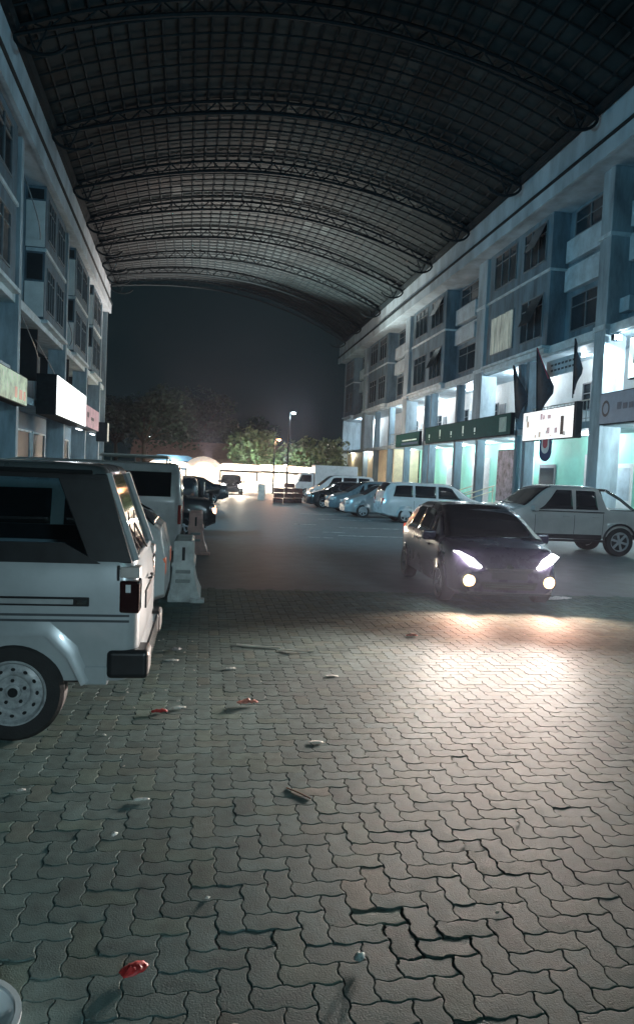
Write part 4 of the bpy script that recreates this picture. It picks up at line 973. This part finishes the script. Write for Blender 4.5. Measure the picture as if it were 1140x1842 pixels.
m_bar = mat('white_plastic', (.66, .71, .71), .5, var=.16, vscale=5); m_barr = mat('red_plastic', (.62, .40, .36), .5, var=.15, vscale=4)
barrier(-.24, 10.85, .85, m_bar, 'white plastic road barrier seen end on with a flared foot, nearest the viewer')
barrier(-.14, 16.6, .9, m_barr, 'faded red plastic road barrier behind the white one beside the minibus')

# ================================================================== LITTER
def litter(x, y, z, s, col, label, rz=0., shape=0, nm='crumpled_paper', cat='litter'):
    rr = random.Random(int(x*1000+y*77)); mb = MB(); n, mth = 9, 7
    for i in range(n+1):
        for j in range(mth+1):
            u, v = i/n-.5, j/mth-.5; k = 1-.5*(abs(u)*2)**2 if shape != 2 else 1
            mb.v.append((u*s[0], v*s[1]*k, s[2]*(.4+.6*math.cos(u*3)*math.cos(v*3))*rr.uniform(.55, 1.1)+.003))
    for i in range(n):
        for j in range(mth): mb.f.append((i*(mth+1)+j, (i+1)*(mth+1)+j, (i+1)*(mth+1)+j+1, i*(mth+1)+j+1))
    o = mb.build(nm, mat('litter_%.2f%.2f%.2f' % col, col, .5, var=.25, vscale=40), smooth=True); sm = o.modifiers.new('t', 'SOLIDIFY'); sm.thickness = .0015
    o.location = (x, y, z); o.rotation_euler = (0, 0, rz); return tag(o, label, cat)
RED = (.42, .03, .03); WHT = (.8, .8, .76); PNK = (.55, .2, .15)
litter(.40, 5.86, .0, (.17, .07, .045), PNK, 'red and pale crushed packet casting a long shadow on the paving', R(8), nm='crushed_packet')
litter(-.19, 2.71, .0, (.105, .07, .03), RED, 'bright red leaf shaped wrapper in the bottom left paving', R(35), nm='red_wrapper')
litter(-.27, 5.66, 0, (.12, .06, .03), RED, 'red wrapper scrap beside a pale scrap near the wagon', R(10), nm='red_wrapper')
litter(-.13, 5.76, 0, (.11, .045, .02), WHT, 'pale scrap next to the red wrapper near the wagon', R(5))
litter(-.28, 4.15, 0, (.09, .035, .015), WHT, 'small flat pale scrap left of the middle of the paving', R(4))
litter(-.38, 3.75, 0, (.045, .03, .02), WHT, 'tiny white crumb of paper below the flat pale scrap', R(60))
litter(.65, 2.71, 0, (.055, .04, .03), (.5, .62, .62), 'small folded pale green paper in the near paving', R(60))
litter(2.45, 8.38, 0, (.14, .07, .03), PNK, 'pinkish scrap in the headlight pool ahead of the moving car', R(0))
litter(1.21, 6.66, 0, (.12, .06, .012), WHT, 'flat pale scrap in the middle distance of the lit paving', R(0))
litter(.30, 6.9, 0, (.1, .06, .02), WHT, 'pale scrap between the twig and the crushed packet', R(20))
litter(-.22, 7.6, 0, (.12, .08, .04), (.3, .3, .3), 'grey rag beside the wagon rear bumper', R(30))
litter(-.25, 7.2, 0, (.14, .05, .012), WHT, 'thin pale strip on the paving behind the wagon', R(0))
litter(.82, 5.0, 0, (.1, .05, .012), WHT, 'faint pale scrap above the broken twig', R(0))
litter(5.65, 11.2, 0, (.5, .22, .05), WHT, 'pale torn sheet at the right edge beside the moving car', R(20))
litter(-.95, 4.3, 0, (.05, .03, .015), WHT, 'tiny pale scrap beside the wagon tyre', R(20))
litter(.15, 2.34, 0, (.12, .09, .05), WHT, 'rounded pale scrap at the bottom edge of the picture', R(0))
m_tw = mat('dry_twig', (.2, .12, .08), .8); m_tw2 = mat('pale_stick', (.8, .8, .75), .7)
tag(MB().tube([(.54, 4.27, .005), (.60, 4.2, .006), (.66, 4.12, .005)], .004, 6).build('twig', m_tw), 'short dark red twig on the reddish paver', 'twig')
tag(MB().tube([(.40, 7.86, .01), (.62, 7.78, .012), (.85, 7.72, .01)], .008, 6).build('stick', m_tw2), 'pale thin stick lying across the dark paving, left one', 'stick', )
tag(MB().tube([(.86, 7.63, .01), (1.0, 7.55, .02), (1.18, 7.60, .01)], .008, 6).build('stick', m_tw2), 'pale thin stick lying across the dark paving, right one', 'stick')
m_deb = mat('pale_debris', (.6, .6, .55), .7)
db = None; rd = random.Random(5)
for q in range(34):
    if q < 14: x, y = rd.uniform(-.55, .1), rd.uniform(5.6, 8.2)
    else: y = rd.uniform(2.6, 9); x = rd.uniform(-.22*y, .5*y)
    if db is None:
        db = MB().add([(0, 0, 0), (.014, .003, .002), (.02, .012, .004), (.008, .018, .003), (-.004, .010, .002), (.008, .008, .008)], [(0, 1, 5), (1, 2, 5), (2, 3, 5), (3, 4, 5), (4, 0, 5), (4, 3, 2, 1, 0)]).build('debris_crumb', m_deb); o = db
    else: o = db.copy(); COL.objects.link(o)
    o.location = (x, y, .001); o.rotation_euler = (0, 0, rd.uniform(0, 6)); s_ = rd.uniform(.6, 1.5); o.scale = (s_, s_, s_)
    tag(o, 'small pale crumb of debris scattered over the pavers', 'debris', 'crumbs of debris on the paving')
# white tub at the bottom left corner
tb = empty('plastic_tub', (-.73, 2.36, 0), 0, 'white rounded plastic tub cut off by the bottom left corner', 'tub')
MB().lathe([(.15, 0), (.19, .02), (.205, .06), (.21, .10), (.20, .10), (.18, .05), (.14, .012), (.001, .012)], (0, 0, 0), 'z', 40).build('tub_body', mat('bright_white_plastic', (.8, .84, .86), .35, var=.04), tb, smooth=True)
MB().lathe([(.208, .095), (.222, .10), (.222, .112), (.203, .112)], (0, 0, 0), 'z', 40, False).build('rim', MATS['bright_white_plastic'], tb, smooth=True)

# ================================================================== FAR END: market, trees, lamps
m_tent = mat('market_canvas', (.85, .82, .76), .7, emit=(1., .86, .72), es=1.2, var=.1, vscale=.6)  # canvas given its own glow to stand in for the market lighting
def stall(x, y, w_, d, h, label, m=m_tent, dome=False):
    r = empty('market_stall', (x, y, 0), 0, label, 'market stall', 'lit market stalls across the end of the street')
    for sx in (-1, 1):
        for sy in (-1, 1): MB().tube([(sx*w_/2, sy*d/2, 0), (sx*w_/2, sy*d/2, h-.6)], .03, 6).build('pole', m_steel, r)
    if dome:
        MB().lathe([(w_*.56, h-.75), (w_*.5, h-.45), (w_*.36, h-.12), (w_*.18, h+.1), (.02, h+.18)], (0, 0, 0), 'z', 20).build('awning', m, r, smooth=True)
    else:
        MB().prism([(-w_/2-.2, h-.5), (w_/2+.2, h-.5), (w_/2+.2, h-.12), (w_/2*.9, h+.0), (-w_/2*.9, h+.04), (-w_/2-.2, h-.15)], -d/2-.2, d/2+.2, 'y').build('awning', m, r)
    MB().box(-w_/2+.1, w_/2-.1, -d/2, -d/2+.7, .0, .9).build('counter', m, r)
    MB().box(-w_/2, w_/2, d/2-.05, d/2, .0, h-.7).build('back_sheet', m, r)
    lamp('stall_light', 'POINT', (0, -d/2-.6, h-.9), 420, (1., .82, .62), r, size=.15)
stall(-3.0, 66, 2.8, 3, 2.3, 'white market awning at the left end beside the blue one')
stall(-.1, 66.5, 2.9, 3, 2.7, 'round topped white market tent', mat('dome_canvas', (.8, .72, .64), .7, emit=(1., .82, .68), es=.4, var=.3, vscale=1), dome=True)  # dome canvas also glows by itself, in place of lamp light
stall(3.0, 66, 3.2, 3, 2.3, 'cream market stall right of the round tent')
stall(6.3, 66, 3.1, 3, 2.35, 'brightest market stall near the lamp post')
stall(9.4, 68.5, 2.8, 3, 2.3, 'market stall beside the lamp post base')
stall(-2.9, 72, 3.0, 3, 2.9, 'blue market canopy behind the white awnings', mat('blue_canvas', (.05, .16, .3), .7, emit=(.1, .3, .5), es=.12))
bh = empty('market_hall', (3.5, 88, 0), 0, 'low brown roofed hall behind the market stalls', 'building')
MB().box(-11, 9, -3, 3, 0, 3.0).build('wall', mat('brown_wall', (.2, .14, .12), .8), bh)
MB().prism([(-3.8, 2.9), (3.8, 2.9), (0, 4.8)], -11.6, 9.6, 'x').build('roof', mat('brown_roof', (.16, .11, .10), .8, var=.2, emit=(.25, .16, .13), es=.10), bh)  # faint glow put into the roof material, as if lit
# floods added behind the stalls to light the canopy underside and the trees
def flood(x, y, z, e, col, label, aim, spot=140):
    r = empty('added_market_flood', (x, y, 0), 0, label, 'light')
    MB().tube([(0, 0, 0), (0, 0, z)], .04, 8).build('post', m_steel, r); MB().lathe([(.001, -.12), (.16, -.08), (.2, .0), (.12, .1)], (0, 0, z), 'z', 16).build('lamp_head', mat('warm_glow', (1, .9, .8), .4, emit=(1., .85, .7), es=30, var=.01), r, smooth=True)
    lamp('flood_beam', 'SPOT', (0, -.3, z+.1), e, col, r, size=.25, spot=spot, aim=(aim[0]-x, aim[1]-y, aim[2]), blend=.8)
flood(.3, 71.5, 2.35, 40000, (1., .78, .70), 'warm flood light added behind the market stalls to light the canopy', (-.5, 61.8, 18.5), 74)
flood(7.6, 71.5, 2.4, 40000, (.95, .97, .88), 'neutral flood light added behind the market stalls to light the canopy', (7, 61.8, 18.5), 74)
flood(7.8, 73.5, 2.2, 900, (.75, 1., .8), 'flood light added behind the stalls to light the trees', (9., 80, 4), 130)
flood(3.6, 72.5, 2.2, 900, (.75, 1., .8), 'flood light added behind the round tent to light the tree', (4.2, 78, 4), 130)

# crates
m_cr = mat('brown_crate', (.16, .07, .06), .7, var=.3, vscale=6)
k = 0
for (x, y, n) in ((4.35, 44.3, 3), (5.0, 44.6, 4), (5.6, 45.2, 3)):
    for i in range(n):
        r = empty('crate', (x+.03*(i % 2), y, .30*i), .05*i, ['bottom', 'second', 'third', 'top'][i]+' brown crate of the '+{4.35: 'left', 5.0: 'middle', 5.6: 'right'}[x]+' stack by the far lamp post', 'crate', 'brown crates stacked before the market')
        MB().box(-.28, .28, -.2, .2, 0, .03).box(-.28, .28, -.2, -.17, .03, .27).box(-.28, .28, .17, .2, .03, .27).box(-.28, -.25, -.17, .17, .03, .27).box(.25, .28, -.17, .17, .03, .27).build('crate_body', m_cr, r, bevel=.01)
        MB().box(-.1, .1, -.206, -.199, .17, .21).build('hand_hole', m_dark, r)
dr = empty('drum', (3.62, 47.5, 0), 0, 'white drum standing in for a motorbike headlight left of the crates', 'drum')  # drum shape stands in for a motorbike headlight and its reflection
MB().lathe([(.24, 0), (.25, .05), (.24, .3), (.255, .33), (.24, .36), (.24, .6), (.255, .63), (.24, .66), (.23, .95), (.2, .98)], (0, 0, 0), 'z', 24).build('drum_body', mat('white_drum', (.8, .78, .72), .5, var=.1), dr, smooth=True)
MB().lathe([(.235, .965), (.24, .98), (.2, 1.0), (.001, 1.0)], (0, 0, 0), 'z', 24).build('lid', m_trim, dr, smooth=True)
# street lamps
def street_lamp(x, y, h, e, col, label, em):
    r = empty('street_lamp', (x, y, 0), 0, label, 'street lamp')
    MB().tube([(0, 0, 0), (0, 0, h*.92), (.05, 0, h), (.25, -.05, h+.04)], [.08, .055, .05, .04], 10).build('post', m_steel, r, smooth=True)
    MB().box(.1, .55, -.12, .04, h, h+.09).build('lamp_head', m_steel, r, bevel=.02)
    MB().lathe([(.001, -.16), (.1, -.13), (.17, -.05), (.15, .0)], (.32, -.04, h), 'z', 16).build('lens', em, r, smooth=True)
    lamp('lamp_light', 'POINT', (.32, -.04, h-.35), e, col, r, size=.15)
street_lamp(6.55, 60, 6.6, 500, (.85, .95, 1), 'tall street lamp with a cool white head at the end of the street', mat('cool_lens', (1, 1, 1), .4, emit=(.85, .95, 1), es=25, var=.01))
street_lamp(5.6, 61.5, 4.5, 900, (1, .42, .22), 'shorter street lamp glowing orange beside the tall white one', mat('orange_lens', (1, .5, .3), .4, emit=(1, .42, .2), es=4, var=.01))
street_lamp(-7.4, 100, 5.7, 200, (.8, 1, .9), 'small distant white lamp among the dark trees on the left', MATS['cool_lens'])
street_lamp(-2.2, 104, 6.8, 200, (.95, 1, .75), 'small distant yellowish lamp among the dark trees', mat('yellow_lens', (1, 1, .7), .4, emit=(.95, 1, .6), es=14, var=.01))
# lit box sign on a post at the far right corner
r = empty('box_sign', (13.3, 80, 0), 0, 'lit white box sign on a dark post at the far corner of the right block', 'sign')
MB().box(-.12, .12, -.12, .12, 0, 3.3).build('post', m_steel, r); MB().box(-.6, .6, -.12, .12, 3.2, 5.1).build('frame', m_steel, r, bevel=.02)
MB().box(-.52, .52, -.135, -.121, 3.3, 5.0).build('face', mat('box_sign_face', (.8, .8, .7), .5, emit=(.85, .85, .72), es=.8, var=.2, vscale=2), r)
# trees
def tree(x, y, h, cr_, label, col, seed, n=2600, cz=.62, leaf=.22, flat=.75):
    rr = random.Random(seed); r = empty('tree', (x, y, 0), 0, label, 'tree', 'trees beyond the end of the street')
    t = MB(); t.tube([(0, 0, 0), (.1, 0, h*.25), (-.05, .1, h*.5), (0, 0, h*.72)], [.03*h, .022*h, .015*h, .006*h], 8)
    lumps = []
    for k in range(13):
        a = rr.uniform(0, 6.28); q = rr.uniform(.15, .8)*cr_; z = h*cz+rr.uniform(-.5, .55)*cr_*flat
        lumps.append((q*math.cos(a), q*math.sin(a), z, rr.uniform(.28, .5)*cr_)); t.tube([(0, 0, h*.4), (q*.5*math.cos(a), q*.5*math.sin(a), (h*.45+z)/2), (q*math.cos(a), q*math.sin(a), z)], [.012*h, .008*h, .003*h], 5)
    t.build('trunk', mat('bark', (.09, .07, .05), .9, bump=.4), r)
    mb = MB()
    for i in range(n):
        cx, cy, cz_, cr2 = rr.choice(lumps); d = Vector((rr.gauss(0, 1), rr.gauss(0, 1), rr.gauss(0, 1))).normalized()*cr2*rr.uniform(.55, 1.12)
        c = Vector((cx, cy, cz_))+Vector((d.x, d.y, d.z*.8)); s = leaf*rr.uniform(.6, 1.5)
        e1 = Vector((rr.gauss(0, 1), rr.gauss(0, 1), rr.gauss(0, .6))).normalized()*s; e2 = e1.cross(Vector((rr.gauss(0, 1), rr.gauss(0, 1), rr.gauss(0, 1)))).normalized()*s*.55
        mb.add([c-e1, c+e2, c+e1, c-e2], [(0, 1, 2, 3)])
    mb.build('crown', mat('foliage_%s' % col[0], col[1], .7, var=.35, vscale=1.2, two=col[2]), r)
lit = ('lit', (.13, .17, .09), (.05, .09, .05)); drk = ('dark', (.05, .085, .06), (.02, .04, .03))  # brighter and darker leaf colours put the lighting into the foliage
tree(4.6, 76, 6.3, 3.1, 'bushy green tree lit from below in the middle, left of the orange lamp', lit, 1)
tree(11.3, 77, 5.6, 3.4, 'pale green tree between the lamp posts and the right block', lit, 2)
tree(8.3, 84, 4.6, 2.4, 'small tree just right of the tall street lamp', lit, 3, 1500)
tree(-6.5, 82, 10.5, 5.5, 'large dark tree rising behind the minibus at the far left', drk, 4, 3600)
tree(-1.5, 92, 11.5, 6, 'large dark tree left of centre behind the market', drk, 5, 3600)
tree(-11, 96, 11, 5.5, 'dark tree hard against the left block', drk, 6, 2600)
tree(6, 108, 10, 5, 'dim distant tree behind the orange lamp', drk, 8, 2400)
hz = MB().box(-45, 60, -25, 140, -1.2, 24).build('haze', bpy.data.materials.new('haze'))
hm = hz.data.materials[0]; hm.use_nodes = True; t = hm.node_tree; t.nodes.remove(t.nodes['Principled BSDF'])
pv = t.nodes.new('ShaderNodeVolumePrincipled'); pv.inputs['Density'].default_value = .00055; pv.inputs['Anisotropy'].default_value = .8; pv.inputs['Color'].default_value = (.70, .74, .97, 1)
t.links.new(pv.outputs[0], t.nodes['Material Output'].inputs['Volume']); tag(hz, kind='stuff')
